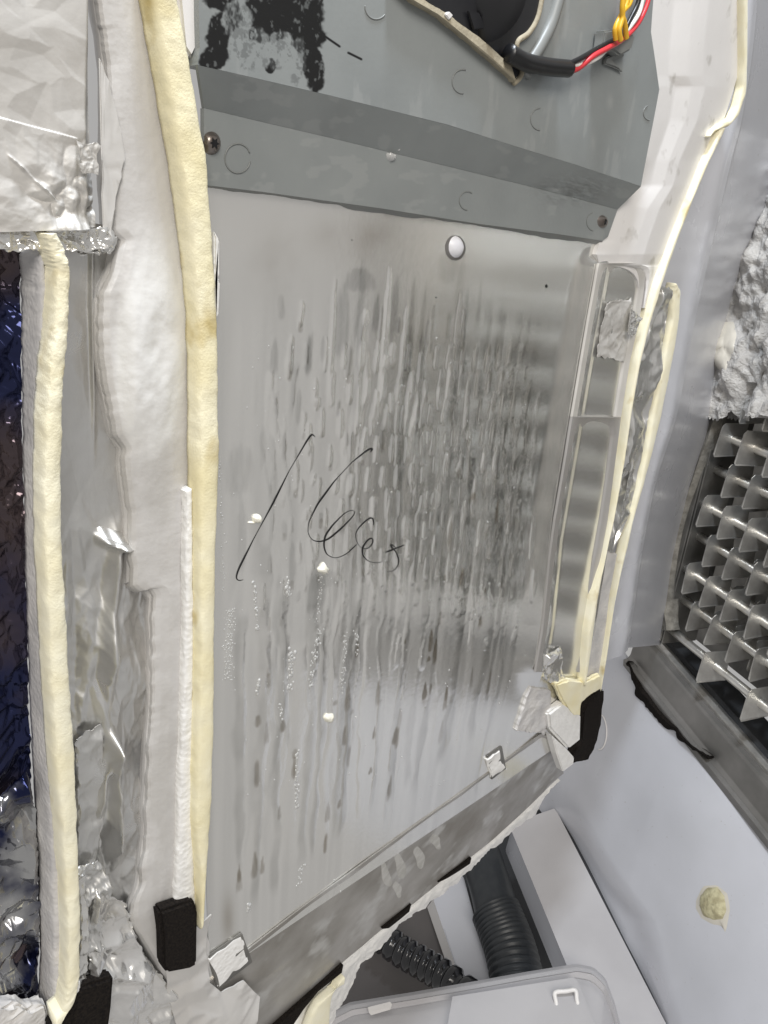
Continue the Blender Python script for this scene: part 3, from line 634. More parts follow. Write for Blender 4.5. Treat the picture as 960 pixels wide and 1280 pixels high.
# water drops, clinging in runs
V = []; Fc = []
def drop(u, v, r):
    p_, n2 = hit(PT, u, v)
    if p_ is None or v > 1150: return
    k = r*np.linalg.norm(p_-CAM)/F; b0 = len(V); t1 = nrm(np.cross(n2, [0, 0, 1])); t2 = np.cross(n2, t1); el = random.uniform(1, 1.8)
    for ri, hh in ((1, -.05), (.85, .35), (.5, .6)):
        for j in range(7):
            an = 2*math.pi*j/7; V.append(p_+t1*math.cos(an)*k*ri+t2*math.sin(an)*k*ri*el+n2*hh*k)
    V.append(p_+n2*k*.7)
    for q in range(2):
        for j in range(7): a = b0+q*7+j; b = b0+q*7+(j+1) % 7; Fc.append((a, b, b+7, a+7))
    for j in range(7): Fc.append((b0+14+j, b0+14+(j+1) % 7, b0+21))
for (x0, y0, x1, y1, cnt, r, sp_) in [(318, 725, 322, 790, 26, 1.5, 2), (357, 722, 362, 745, 20, 1.7, 3), (364, 810, 362, 862, 40, 2.0, 4), (396, 800, 388, 862, 40, 1.6, 3), (372, 935, 370, 1010, 50, 1.5, 3), (432, 790, 428, 870, 60, .9, 3), (288, 760, 285, 850, 170, .9, 7), (323, 850, 322, 868, 14, 2.2, 1.5), (400, 720, 398, 800, 40, .9, 4),
        (378, 1080, 372, 1110, 20, 1.4, 3), (311, 1130, 312, 1140, 8, 2.2, 2), (447, 790, 446, 820, 20, 1.0, 2), (273, 560, 280, 740, 60, .8, 4), (420, 1100, 430, 1130, 10, 1.2, 3), (350, 880, 352, 900, 10, 1.3, 2)]:
    for i in range(cnt):
        t = random.random(); drop(x0+(x1-x0)*t+random.gauss(0, sp_*.5), y0+(y1-y0)*t, r*random.uniform(.5, 1.3))
for i in range(160): drop(random.uniform(290, 660), random.uniform(420, 1000), random.uniform(.4, 1.1))
o = link('water_drops', mesh_from('water_drops', V, Fc), DROP, cv); o['kind'] = 'stuff'

# ---- grey fan housing
bot = [(255, 231), (330, 240), (480, 261), (600, 280), (700, 293), (753, 301), (760, 296)]
lin2 = [(255, 135), (330, 153), (408, 171), (560, 208), (654, 231), (720, 248), (772, 262)]     # foot of the sloping band
lin1 = [(247, 81), (330, 100), (408, 118), (560, 156), (654, 186), (720, 206), (801, 233)]       # brow of the sloping band
top = [(248, -60), (330, -60), (480, -60), (600, -60), (720, -60), (812, -60), (822, -60)]
n = 500
def hrow(pl_, y, n=n): return [P(u, v, y) for u, v in polyl(pl_, n)]
rt = [hrow(top, -.016), hrow([(249, 20), (330, 22), (480, 30), (600, 40), (720, 40), (812, 38), (814, 40)], -.016),
      hrow([(250, 60), (330, 74), (480, 95), (600, 110), (710, 118), (823, 108), (824, 112)], -.016), hrow(lin1, -.016)]
Gh = loft(rt, n, 230); hx, hy = proj(Gh); HX = Gh[..., 0]; HZ = Gh[..., 2]
def fld(polys, soft=3):
    m = np.zeros_like(hx)
    for (x, y, rx, ry, a) in polys:
        ca, sa = math.cos(a), math.sin(a); dx = hx-x; dy = hy-y; p_ = (dx*ca+dy*sa)/rx; q_ = (-dx*sa+dy*ca)/ry
        m = np.maximum(m, sstep(1.22, .98, np.sqrt(p_*p_+q_*q_)+.55*(fbm(hx/16, hy/12, 71, 3, .5)-.5)+.22*(fbm(hx/3.5, hy/5, 72, 2)-.5)))
    return m
gre = fld([(268, 72, 14, 20, .7), (275, 42, 14, 28, .1), (310, 22, 22, 26, 0), (340, 20, 26, 28, 0), (372, 20, 30, 26, .2), (385, 45, 22, 22, 0), (392, 80, 12, 34, -.12), (348, 10, 46, 16, 0), (338, 82, 6, 8, 0), (330, 40, 18, 12, 0), (290, 8, 30, 10, .2)])
wear = fbm(hx/9, hy/22, 75, 4, .7)
wipe = fld([(296, 25, 17, 22, .1), (318, 62, 22, 24, .2), (352, 62, 18, 22, 0), (300, 60, 14, 16, 0), (372, 75, 10, 26, .1)])
gre = np.clip(gre-wipe*(.12+.85*sstep(.38, .66, wear)), 0, 1)*sstep(.15, .32, wear)
gre = gre*(1-.35*sstep(.66, .75, fbm(hx/5, hy/9, 79, 3))); gre = np.maximum(gre, .35*wipe*sstep(.5, .62, fbm(hx/6, hy/10, 77, 4, .7)))
for (x0, y0, x1, y1, w_) in [(402, 42, 425, 58, 1.3), (436, 66, 452, 74, 1.3), (396, 14, 403, 0, 1.5)]:
    t = np.clip(((hx-x0)*(x1-x0)+(hy-y0)*(y1-y0))/((x1-x0)**2+(y1-y0)**2), 0, 1); d_ = np.hypot(hx-x0-t*(x1-x0), hy-y0-t*(y1-y0)); gre = np.maximum(gre, sstep(w_+.8, w_-.4, d_))
scf = .35*sstep(.60, .70, fbm(HX*90, HZ*30, 81, 5))+.5*np.exp(-((hx-763)/4)**2-((hy-127)/9)**2)+.4*np.exp(-((hx-742)/3)**2-((hy-178)/9)**2)
wet = .10*sstep(.45, .8, fbm(HX*20, HZ*12, 83, 4))
Gh[..., 1] += (fbm(HX*12, HZ*12, 85, 3)-.5)*.001
hs = link('fan_housing', grid_mesh('fan_housing', Gh, (0, .012, 0), attr={'wear': np.stack([gre, wet, np.clip(scf, 0, .6)], -1)}), GREY, cv)
def hpart(name, rows, th, nv_, seed, wetf=.45, n=300):
    Gx = loft(rows, n, nv_); a, b = proj(Gx); f = fbm(Gx[..., 0]*30, Gx[..., 2]*40, seed, 4)
    wt = .35*wetf*sstep(.42, .78, f)+.5*np.exp(-((a-720)/45)**2-((b-238)/18)**2)*sstep(.4, .55, fbm(a/9, b/7, 5, 4, .6))
    Gx[..., 1] -= .0016*np.exp(-((a-720)/42)**2-((b-238)/16)**2)*fbm(a/7, b/5, 6, 4, .7)
    Z0 = np.zeros_like(f)
    return link(name, grid_mesh(name, Gx, th, attr={'wear': np.stack([Z0, np.clip(wt, 0, .8), .3*sstep(.62, .7, fbm(a/30, b/20, seed+9, 4))], -1)}), GREY, cv)
hpart('sloping_band', [hrow([(u, v+.3) for u, v in lin1], -.0159, 300), hrow([(u, v-.3) for u, v in lin2], -.0045, 300)], (0, .002, 0), 60, 91)
lip = hpart('housing_lip', [hrow(lin2, -.0044, 300), hrow(bot, -.0036, 300)], (0, .003, 0), 80, 95, .25); HLT = bvh(lip); HT = bvh(hs)
# dark perished sealant under the lip
n2_ = 160; A = polyl(bot[:6], n2_); B = A.copy(); B[:, 1] += 2.0+2.5*fbm(np.arange(n2_)/6., np.zeros(n2_), 3, 4)+3*sstep(.55, .8, fbm(np.arange(n2_)/20., np.zeros(n2_), 7, 2))
link('edge_sealant', grid_mesh('edge_sealant', loft([[P(*a, -.0034) for a in A], [P(*b, -.0006) for b in B]], n2_, 4), (0, .0004, 0)), GREYP, cv)
def ring(tree, u, v, r, m, par, a0=0, a1=2*math.pi, w_=.0006, sq=1.15, name='mould_ring'):
    pts = []
    for t in np.linspace(a0, a1, 26):
        p_, n_ = hit(tree, u+r*math.cos(t), v+r*sq*math.sin(t))
        if p_ is None: return
        pts.append(p_+n_*.0001)
    return tube(name, pts, w_*.6, m, par, seg=6, n=40)
for tr_, u, v, r, a0, a1 in [(HLT, 297, 198, 16, .2, 5.9), (HLT, 584, 251, 10, 1.6, 5.3), (HT, 578, 102, 13, 1.5, 5.0), (HT, 675, 149, 12, 1.6, 4.7), (HT, 470, 8, 14, .7, 3.2), (HT, 812, 141, 8, 1.6, 4.4), (HLT, 743, 277, 10, 1.8, 4.5)]:
    ring(tr_, u, v, r, GREYP, cv, a0, a1)
def screw(tree, u, v, r, par=cv):
    s_ = bump_blob('screw', u, v, r, r*1.22, SCREW, .0026, 9, 0, par, tree, 28)
    p_, n_ = hit(tree, u, v); k = r*np.linalg.norm(p_-CAM)/F; t1 = nrm(np.cross(n_, [0, 0, 1])); t2 = np.cross(n_, t1)
    vv = []
    for j in range(12):
        an = j*math.pi/6; q = k*(.50 if j % 2 == 0 else .25); vv.append(p_+n_*(.0027)+t1*q*math.cos(an)+t2*q*math.sin(an))
    vv2 = [a+n_*.0005 for a in vv]; me = mesh_from('star_recess', vv2+vv, [tuple(range(12))]+[(j, (j+1) % 12, 12+(j+1) % 12, 12+j) for j in range(12)], False); link('star_recess', me, INK, s_)
screw(HLT, 264, 179, 12); screw(HLT, 753, 277, 6.5)
tube('water_trickle', [P(u, v, y) for u, v, y in [(518, 152, -.0125), (508, 172, -.0075), (497, 188, -.0049)]], .0009, DROP, cv)
bump_blob('hanging_drop', 489, 194, 6, 8, DROP, .0022, 3, .05, tree=HLT)
# moulded rib at the right of the fan opening
tube('moulded_rib', [P(u, v, -.0165) for u, v in [(705, -30), (690, 25), (676, 55), (662, 78), (655, 95)]], .004, GREYP, cv, seg=12)

# ---- fan in its opening
fan = thing('fan', 'black fan sunk in the grey housing at the top edge', 'fan')
ga = [(488, -22), (510, 2), (545, 22), (585, 55), (615, 80), (642, 104)]
gb = [(500, -30), (524, -4), (560, 18), (598, 46), (622, 66), (640, 84)]
link('gasket_edge', grid_mesh('gasket_edge', loft([[P(*q, -.0165) for q in polyl(ga, 60, 1, 3)], [P(*q, -.0215) for q in polyl(np.array(ga)+[3, -3], 60)], [P(*q, -.021) for q in polyl(gb, 60, 1.2, 4)]], 60, 8), (0, .006, 0)), BRASS, fan)
slab('opening', [(505, -40), (524, -3), (560, 18), (598, 46), (622, 66), (640, 86), (643, 103), (651, 88), (650, 75), (646, 55), (658, 44), (668, 30), (674, 8), (682, -40)], -.0180, .006, BLK, fan, 0)
gq = [(642, 104), (650, 96), (652, 84), (646, 66), (647, 52), (660, 42), (670, 26), (675, 8), (682, -30)]
tube('gasket_lip', [P(u, v, -.018) for u, v in gq], .0017, BRASS, fan, seg=8, n=60)
tube('fan_hub', [P(602, -12, -.018), P(602, -12, -.0205)], .024, BLK, fan, seg=40, n=6)
for k in range(4):
    a = -.2+k*.55; c = (602, -10)
    slab('fan_blade', [(c[0]+28*math.cos(a+.2), c[1]+26*math.sin(a+.2)), (c[0]+50*math.cos(a), c[1]+46*math.sin(a)), (c[0]+52*math.cos(a+.3), c[1]+48*math.sin(a+.3)), (c[0]+30*math.cos(a+.7), c[1]+28*math.sin(a+.7))], -.0205, .0015, BLK, fan, .0004)
slab('white_tab', [(557, 18), (562, 14), (567, 19), (562, 25)], -.0225, .003, WHITE, fan, .0004)

# ---- wires
wh = thing('wire_harness', 'black sleeve and red, white, black and yellow wires clipped to the grey housing', 'wires')
tube('sleeve', [P(u, v, -.024) for u, v in [(636, 66), (655, 77), (680, 83), (711, 86)]], .0048, WBLK, wh, seg=16, n=30)
def wire(m, pts, y=-.026, r=.0016): tube('wire', [P(u, v, y+dy) for u, v, dy in pts], r, m, wh, seg=8, n=50)
wire(WWHT, [(705, 82, .001), (728, 80, 0), (748, 71, -.002), (763, 56, -.001), (776, 46, .001), (790, 30, 0), (800, 12, 0), (806, -20, 0)])
wire(WRED, [(705, 89, .001), (722, 86, 0), (742, 70, -.003), (760, 60, -.004), (780, 48, -.001), (797, 30, 0), (808, 8, 0), (815, -20, 0)])
wire(WBLK, [(700, 85, .001), (724, 74, -.001), (745, 62, -.001), (762, 53, -.002), (777, 44, 0), (788, 24, .001), (797, 5, .001), (803, -20, 0)])
wire(WYEL, [(770, 50, -.006), (769, 36, -.006), (776, 20, -.006), (783, 5, -.006), (788, -20, -.006)], r=.0017)
wire(WYEL, [(776, 51, -.008), (774, 38, -.008), (778, 22, -.008), (778, 8, -.008), (781, -20, -.008)], r=.0017)
wire(WYEL, [(783, 48, -.006), (781, 30, -.007), (778, 16, -.007), (787, 4, -.006), (793, -20, -.006)], r=.0017)
slab('clip', [(756, 38), (768, 36), (771, 44), (783, 40), (795, 44), (790, 62), (776, 70), (768, 64), (752, 66), (755, 54)], -.0245, .008, GREYP, wh, .0012)
slab('clip_foot', [(758, 72), (772, 66), (782, 68), (779, 72), (768, 76), (780, 90), (768, 84), (756, 80)], -.0185, .003, GREYP, wh, .0008)

# ---- white moulded edge right of the housing
rows = []
for y, xl, xr in [(-60, 800, 935), (0, 806, 928), (60, 800, 922), (95, 798, 922), (108, 812, 918), (150, 808, 905), (200, 795, 878), (232, 790, 868), (260, 764, 856), (300, 750, 842), (318, 746, 836), (331, 749, 828), (333.5, 774, 827), (337, 785, 825), (342, 792, 822), (350, 797, 819), (362, 799, 815), (385, 799, 808)]:
    w_ = xr-xl; yf = -.006 if y < 320 else -.005
    rows.append([P(xl, y, (-.0015 if 226 < y < 303 else yf)), P(xl+w_*.3, y, yf+.001), P(xl+w_*.5, y, yf-.002), P(xl+w_*.66, y, yf-.0032), P(xl+w_*.84, y, yf-.0015), P(xr, y, yf)])
link('white_edge_moulding', grid_mesh('white_edge_moulding', loft(rows, 60, 220), (0, .006, 0)), WHITE, cv)
slab('white_corner', [(218, -40), (255, -40), (253, 10), (250, 60), (241, 79), (228, 60)], -.012, .010, WHITE, cv, .002)

# ---- stepped metal channel beside the plate
CHAN = mat('lit_tone_aluminium_channel', (.66, .64, .60), .34, (.56, .54, .51), metal=.15, nscale=24, bump=.1, bscale=120, bdist=.0006, rough2=.5)  # paler copy of the channel metal, its light put into the colour
CHAND = mat('dull_aluminium_channel', (.46, .445, .43), .38, (.38, .365, .35), metal=.3, nscale=26, bump=.1, bscale=120, bdist=.0006, rough2=.5, stretch=(1, 1, .25))
def channel(name, ys, depth, m, head):
    rows = []
    for y in ys:
        xr_ = float(np.interp(y, [330, 380, 450, 525, 600, 650, 700, 790, 850], [806, 802, 786, 774, 764, 757, 748, 736, 728]))
        xl_ = float(np.interp(y, [300, 335, 430, 521, 611, 675, 780, 840], [757, 748, 731, 716, 701, 690, 680, 670])); k = xr_-xl_
        t = min(1, (y-ys[0])/head)**.5 if head else 1; dp = depth*t; q = -.0078
        rows.append([P(xl_-2, y, q+.001), P(xl_, y, q), P(xl_+3.5, y, q+dp*.08), P(xl_+9, y, q+dp*.35), P(xl_+17, y, q+dp*.8), P(xl_+k*.42, y, q+dp), P(xl_+k*.62, y, q+dp*.98), P(xl_+k*.78, y, q+dp*.8), P(xl_+k*.92, y, q+dp*.3), P(xr_+2, y, q+.001)])
    Gx = loft(rows, 90, 260); Gx[..., 1] += (fbm(Gx[..., 0]*40, Gx[..., 2]*14, 44, 3)-.5)*.0012
    return link(name, grid_mesh(name, Gx, (0, .001, 0)), m, cv)
channel('upper_channel', [329, 331, 334, 338, 345, 360, 400, 450, 490, 500, 508, 514, 521], .0095, CHAN, 26)
channel('lower_channel', [521.5, 524, 528, 534, 545, 600, 650, 700, 780, 840], .0105, CHAND, 30)
# ---- foil scraps on the channel at the right
def crumple(name, outline, m, y, amp, seed, par=cv, n=70, th=.0006):
    """crumpled sheet with four-sided outline: rows of pixel pairs"""
    rows = [[P(a, b, y), P(c, d, y)] for a, b, c, d in outline]
    Gx = loft(rows, n, n, True); x = Gx[..., 0]; z = Gx[..., 2]
    e = (x.min(), x.max(), z.min(), z.max()); h = (creases(x, z, seed, 16, e, .75)+creases(x, z, seed+1, 60, e, .45)+creases(x, z, seed+2, 260, e, .32, .6))/max(amp, 1e-4)*min(1, amp/.003)
    i = np.linspace(0, 1, n); ed = np.minimum(1, np.minimum(i, 1-i)*12+.25)[None, :]*np.minimum(1, np.minimum(i, 1-i)*12+.25)[:, None]
    Gx[..., 1] -= h*amp*ed; eb = 1-np.clip((ed-.06)/.6, 0, 1); Gx[..., 0] += (fbm(z*260, x*260, seed+3, 4)-.5)*.006*eb; Gx[..., 2] += (fbm(x*260, z*260, seed+4, 4)-.5)*.006*eb
    return link(name, grid_mesh(name, Gx, (0, th, 0)), m, par)
crumple('foil_scrap', [(758, 378, 788, 374), (755, 395, 790, 392), (750, 420, 788, 425), (746, 445, 780, 452)], FOIL_M, -.0045, .0009, 5, th=.0004)
crumple('foil_scrap', [(789, 386, 803, 398), (788, 395, 800, 402), (786, 408, 797, 412), (786, 418, 793, 420)], FOIL_B, -.009, .002, 6, n=40)
crumple('foil_scrap', [(680, 818, 700, 808), (676, 832, 704, 824), (674, 842, 703, 838), (690, 856, 710, 850)], FOIL_B, -.004, .005, 8, n=50)
crumple('grey_tape_patch', [(663, 860, 689, 863), (658, 875, 688, 880), (652, 895, 684, 900), (646, 913, 681, 917)], EPS_D, -.003, .0006, 10, n=40, th=.003)

# ---- right foam strips
strip('foam_strip', [(916, -40, 937, -40), (918, 20, 936, 20), (919, 80, 935, 80), (918, 110, 933, 118), (912, 135, 924, 145), (905, 148, 912, 158), (890, 156, 895, 164), (881, 163, 887, 172)], -.004, -.012, FOAM, cv, 90, .0004, 11)
strip('foam_strip', [(886, 160, 908, 160), (878, 180, 898, 182), (866, 205, 886, 205), (843, 262, 862, 262), (826, 305, 846, 305), (806, 362, 826, 362), (793, 410, 812, 410), (784, 450, 802, 450), (775, 505, 792, 505), (768, 560, 784, 560), (760, 610, 775, 610), (753, 650, 768, 650), (743, 700, 756, 700), (736, 745, 745, 745), (731, 790, 737, 790), (722, 855, 731, 855)], -.001, -.012, FOAM, cv, 260, .0005, 12)
strip('foam_strip', [(832, 356, 846, 354), (831, 366, 852, 364), (829, 400, 850, 400), (821, 440, 844, 440), (813, 480, 836, 480), (806, 520, 828, 520), (799, 560, 818, 560), (788, 610, 804, 610), (778, 650, 792, 650), (767, 700, 781, 700), (759, 745, 770, 745), (753, 790, 762, 790), (742, 862, 752, 856)], .004, -.006, FOAM, cv, 220, .0005, 13)
crumple('foil_strip', [(818, 358, 838, 360), (812, 400, 834, 400), (800, 450, 824, 450), (790, 500, 816, 500), (784, 550, 806, 550), (774, 610, 794, 610), (766, 650, 784, 650), (757, 686, 766, 690)], FOIL, -.0015, .0022, 15, n=120)
slab('pale_filler', [(756, 688), (772, 692), (762, 745), (756, 800), (748, 852), (726, 856), (734, 800), (742, 745)], -.0005, .006, EPS_D, cv, .001)
# glossy white flash of foil along the strip edge
crumple('foil_scrap', [(793, 556, 797, 556), (788, 590, 792, 590), (782, 620, 786, 620), (773, 655, 776, 655)], FOIL_B, -.0045, .001, 17, n=60)
slab('foam_end', [(694, 856), (712, 850), (735, 851), (751, 843), (751, 862), (738, 870), (728, 878), (725, 896), (715, 895), (703, 876)], -.009, .007, FOAM_AGED, cv, .002, lump=.0005)
slab('polystyrene_chunk', [(686, 893), (705, 878), (727, 893), (726, 925), (711, 937), (688, 912)], -.008, .010, EPS, cv, .0025)
slab('polystyrene_wedge', [(690, 919), (711, 939), (718, 947), (717, 955), (704, 965), (697, 945)], -.010, .010, EPS, cv, .001)
slab('felt_pad', [(741, 867), (756, 862), (752, 905), (745, 932), (735, 951), (717, 955), (716, 944), (727, 926), (729, 893)], -.006, .010, FELT, cv, .002, lump=.0006)

# ---- bottom lip of the plate, folded back
lt = [(262, 1228), (282, 1206), (307, 1189), (360, 1148), (460, 1074), (560, 1003), (640, 945), (675, 917), (700, 925)]
lb = [(232, 1340), (300, 1320), (342, 1281), (429, 1203), (500, 1144), (560, 1094), (620, 1046), (662, 1008), (705, 967)]
n = 260; A = polyl(lt, n); B = polyl(lb, n)
Gl = loft([[P(*(a*(1-t)+b*t), y_) for a, b in zip(A, B)] for t, y_ in ((0, -.0012), (.02, -.0006), (.08, .0015), (.14, .0034), (.3, .0078), (.5, .0135), (.75, .0207), (1, .028))], n, 120)
lx, ly = proj(Gl); Gl[..., 1] += (fbm(Gl[..., 0]*14, Gl[..., 2]*14, 33, 3)-.5)*.004*sstep(-20, 30, ly-np.interp(lx, [p[0] for p in lt], [p[1] for p in lt]))
lipw = (fbm(Gl[..., 0]*90, Gl[..., 2]*25, 34, 4))
Gl[..., 1] -= .0035*np.exp(-((ly-1215+.55*(lx-330))/7)**2)*np.exp(-((lx-330)/30)**2)
link('bottom_lip', grid_mesh('bottom_lip', Gl, (0, .0012, 0)), LIPM, cv)
LPT = bvh(bpy.data.objects['bottom_lip']); SMEAR = mat('dried_water_smear', (.60, .59, .565), .6, (.46, .45, .42), nscale=90, metal=.2)
for k, (u, v, a, b) in enumerate([(482, 1092, 5, 19), (500, 1082, 6, 17), (524, 1072, 6, 13), (497, 1112, 5, 9), (545, 1052, 6, 9)]):
    t_ = np.linspace(0, 2*math.pi, 26, endpoint=False); o_ = [(u+a*math.cos(q)*(1+.25*math.sin(3*q+k))-.25*b*math.sin(q)*-1, v+b*math.sin(q)*(1+.15*math.cos(2*q+k))) for q in t_]
    blob('water_smear', LPT, o_, SMEAR, cv, .0002, .0001, 0, k, 3)
def notch(outline, inner, seed):
    slab('notch_shade_frame', outline, -.0018, .002, BRK, cv, .0005)  # dark frame slab standing in for the shade inside the hole
    slab('notch_foam', inner, -.0024, .003, EPS, cv, .0008, lump=.0009)
notch([(261, 1196), (303, 1167), (316, 1203), (272, 1237)], [(262, 1198), (301, 1170), (311, 1202), (273, 1235)], 1)
notch([(609, 946), (628, 933), (633, 961), (615, 975)], [(609, 949), (624, 938), (631, 961), (615, 974)], 2)
# tape at the lower left corner
rows = []
A = polyl([(262, 1140), (258, 1185), (262, 1228), (278, 1242), (305, 1226), (326, 1248)], 90, .8, 4); B = polyl([(205, 1205), (212, 1250), (225, 1300), (260, 1320), (300, 1320), (318, 1300)], 90)
Gt = loft([[P(*a, -.0035) for a in A], [P(*(a+b)/2 if 0 else (a+b)/2, -.006) for a, b in zip(A, B)] if 0 else [P(*((a+b)/2), -.005) for a, b in zip(A, B)], [P(*b, -.003) for b in B]], 90, 60, True)
Gt[..., 1] -= creases(Gt[..., 0], Gt[..., 2], 91, 40, (-.16, -.07, -.42, -.28), .22)
link('corner_tape', grid_mesh('corner_tape', Gt, (0, .001, 0)), FILM, cv)

# ---- polystyrene and felt below the lip
A = polyl([(350, 1290), (429, 1205), (500, 1146), (560, 1096), (620, 1048), (662, 1010), (700, 975)], 160); B = polyl([(410, 1290), (432, 1250), (442, 1228), (450, 1205), (470, 1190), (500, 1156), (546, 1124), (590, 1088), (604, 1070), (624, 1056), (630, 1046), (668, 1020), (674, 1000)], 160, 3.5, 8)
Gp = loft([[P(*a, .0305) for a in A], [P(*((a+b)/2), .030) for a, b in zip(A, B)], [P(*b, .036) for b in B]], 160, 40, True)
Gp[..., 1] += (fbm(Gp[..., 0]*120, Gp[..., 2]*120, 51, 4)-.5)*.005
link('polystyrene_core', grid_mesh('polystyrene_core', Gp, (0, .02, 0)), EPS, cv)
slab('felt_edge', [(564, 1092), (590, 1072), (588, 1080), (573, 1090), (560, 1098), (548, 1104)], .024, .006, FELT, cv, .0008)
slab('felt_edge', [(478, 1162), (515, 1130), (512, 1140), (500, 1150), (486, 1161)], .024, .006, FELT, cv, .0008)
slab('felt_edge', [(335, 1292), (375, 1256), (430, 1206), (428, 1216), (398, 1240), (380, 1262), (360, 1292)], .024, .006, FELT, cv, .0008)
strip('foam_strip', [(372, 1296, 412, 1296), (384, 1262, 414, 1262), (392, 1248, 416, 1246), (410, 1232, 424, 1230), (424, 1224, 432, 1222)], .026, .018, FOAM, cv, 50, .0004, 19)

# ---- left side: film over foam
n = 220
Lf = [(113, -40), (114, 0), (124, 58), (128, 110), (127, 170), (126, 230), (130, 290), (143, 302), (132, 340), (119, 370), (117, 405), (118, 445), (127, 500), (136, 545), (148, 562), (147, 595), (155, 640), (157, 690), (159, 735), (170, 742), (182, 738), (186, 745), (185, 800), (184, 900), (180, 930), (177, 1000), (176, 1060), (170, 1085), (172, 1105), (160, 1130), (158, 1150), (175, 1180), (190, 1205), (205, 1225), (214, 1240)]
Rf = [(188, -40), (196, 60), (214, 180), (232, 330), (236, 480), (238, 640), (238, 800), (240, 1000), (242, 1120), (262, 1180), (262, 1226)]
A = polyl(Lf, n*2, 2.2, 5); B = polyl(Rf, n*2)
def eased(a, b, d=.009):
    return [P(*(a*(1-t)+b*t), y_) for t, y_ in ((0, d), (.02, d*.6), (.05, d*.2), (.10, -.0008), (.17, -.0022), (.3, -.003), (.5, -.0035), (.75, -.003), (1, -.001))]
Gf = loft([eased(a, b) for a, b in zip(A, B)], 110, n*2)
fx, fy = proj(Gf); X = Gf[..., 0]; Z = Gf[..., 2]
lumpy = np.exp(-(((fx-185)/45)**2+((fy-450)/130)**2)**1.5)
Gf[..., 1] -= (fbm(X*55, Z*40, 61, 4)-.45)*.004*lumpy+lumpy*.004*sstep(145, 165, fx)+(fbm(X*25, Z*25, 62, 4)-.5)*.0016+(fbm(X*110, Z*70, 64, 4)-.5)*.0006
Gf[..., 1] -= .0022*np.exp(-((fx-(165-.12*(fy-60)*0+18*np.sin(fy/90)))/5)**2)*sstep(260, 200, fy)*0
fr_ = np.clip(sstep(.25, .6, lumpy)+.8*sstep(.5, .62, fbm(X*30, Z*16, 66, 4))*sstep(520, 420, fy)*sstep(255, 330, fy)*sstep(.5, .8, np.linspace(0, 1, 110))[None, :], 0, 1)
fg_ = .5*sstep(.5, .75, fbm(X*60, Z*20, 67, 4))
def b_film(b, L, s, mixc, mr, noise, bump):
    # red: rime frozen on the film, green: grimy smears
    c = mixc((.55, .535, .52), (.60, .585, .57), mr(noise(20), .35, .65)); c = mixc(c, (.72, .715, .70), s[0]); c = mixc(c, (.47, .455, .43), s[1])
    L.new(c, b.inputs['Base Color']); L.new(mr(s[0], 0, 1, .36, .75), b.inputs['Roughness']); L.new(bump(noise(330), .25, .0008), b.inputs['Normal'])
link('film_over_foam', grid_mesh('film_over_foam', Gf, (0, .004, 0), attr={'wear': np.stack([fr_, fg_, fg_*0], -1)}), attr_mat('frosted_film', b_film), cv)
slab('film_fold', [(124, 70), (137, 100), (150, 160), (157, 200), (150, 230), (143, 262), (140, 298), (129, 286), (127, 200)], -.0045, .0012, FILM, cv, .0004, lump=.0003)
strip('polystyrene_riser', [(226, 610, 240, 610), (226, 660, 242, 660), (225, 760, 242, 760), (223, 860, 242, 860), (219, 960, 241, 960), (217, 1040, 242, 1040), (215, 1100, 244, 1105), (213, 1132, 246, 1130)], -.002, -.008, EPS, cv, 200, .0006, 21)
strip('foam_strip', [(166, -40, 222, -40), (173, 0, 225, 0), (191, 100, 243, 100), (209, 200, 261, 200), (223, 300, 268, 300), (231, 380, 273, 380), (234, 480, 275, 480), (234, 560, 276, 560), (236, 680, 272, 680), (236, 780, 270, 780), (236, 860, 270, 860), (233, 950, 268, 950), (233, 1020, 265, 1020), (238, 1080, 260, 1080), (240, 1150, 256, 1150)], -.003, -.015, FOAM_AGED, cv, 420, .0006, 22)
slab('glue_edge', [(268, 288), (275, 300), (275, 345), (272, 350), (276, 352), (274, 395), (269, 400)], -.006, .005, EPS, cv, .0008)
slab('felt_pad', [(199, 1141), (243, 1126), (248, 1140), (247, 1207), (236, 1213), (210, 1218), (204, 1211), (203, 1170)], -.013, .010, FELT, cv, .002)

# ---- left side: foil channel
n = 300
Lc = [(70, 270), (75, 330), (72, 480), (70, 640), (75, 800), (88, 960), (95, 1080), (92, 1180), (80, 1300)]
Rc = [(150, 285), (150, 340), (140, 440), (165, 600), (190, 760), (192, 900), (185, 1040), (190, 1180), (250, 1300)]
Gc = loft([[P(*a, .010), P(*b, .010)] for a, b in zip(polyl(Lc, 60), polyl(Rc, 60))], 110, 480)
cx_, cy_ = proj(Gc); X = Gc[..., 0]; Z = Gc[..., 2]; ex = (X.min(), X.max(), Z.min(), Z.max())
h = creases(X, Z, 101, 34, ex, .55, .3)*(.35+.65*sstep(560, 760, cy_))+creases(X, Z, 102, 240, ex, .6, .5)*(.12+.88*sstep(600, 860, cy_))+creases(X, Z, 104, 700, ex, .35, .5)*sstep(560, 820, cy_)+(fbm(X*30, Z*8, 103, 4)-.5)*.004
h += .006*np.exp(-((cx_-112-(cy_-300)*.02)/3.0)**2)*sstep(600, 480, cy_)*.35
h += .010*np.exp(-((cx_-138+6*np.sin(cy_/60))/7)**2)*sstep(640, 700, cy_)*sstep(900, 800, cy_)*.7
h += .012*np.exp(-((cx_-(134+.05*(cy_-900)))/6)**2)*sstep(900, 925, cy_)*sstep(1090, 1050, cy_)+.008*np.exp(-((cx_-(132-.12*(cy_-910)))/5)**2)*sstep(905, 930, cy_)*sstep(1030, 990, cy_)
h += .010*np.exp(-((cy_-670-.2*(cx_-110))/6)**2)*sstep(115, 130, cx_)
Gc[..., 1] -= h
link('foil_channel', grid_mesh('foil_channel', Gc, (0, .002, 0)), FOIL, cv)
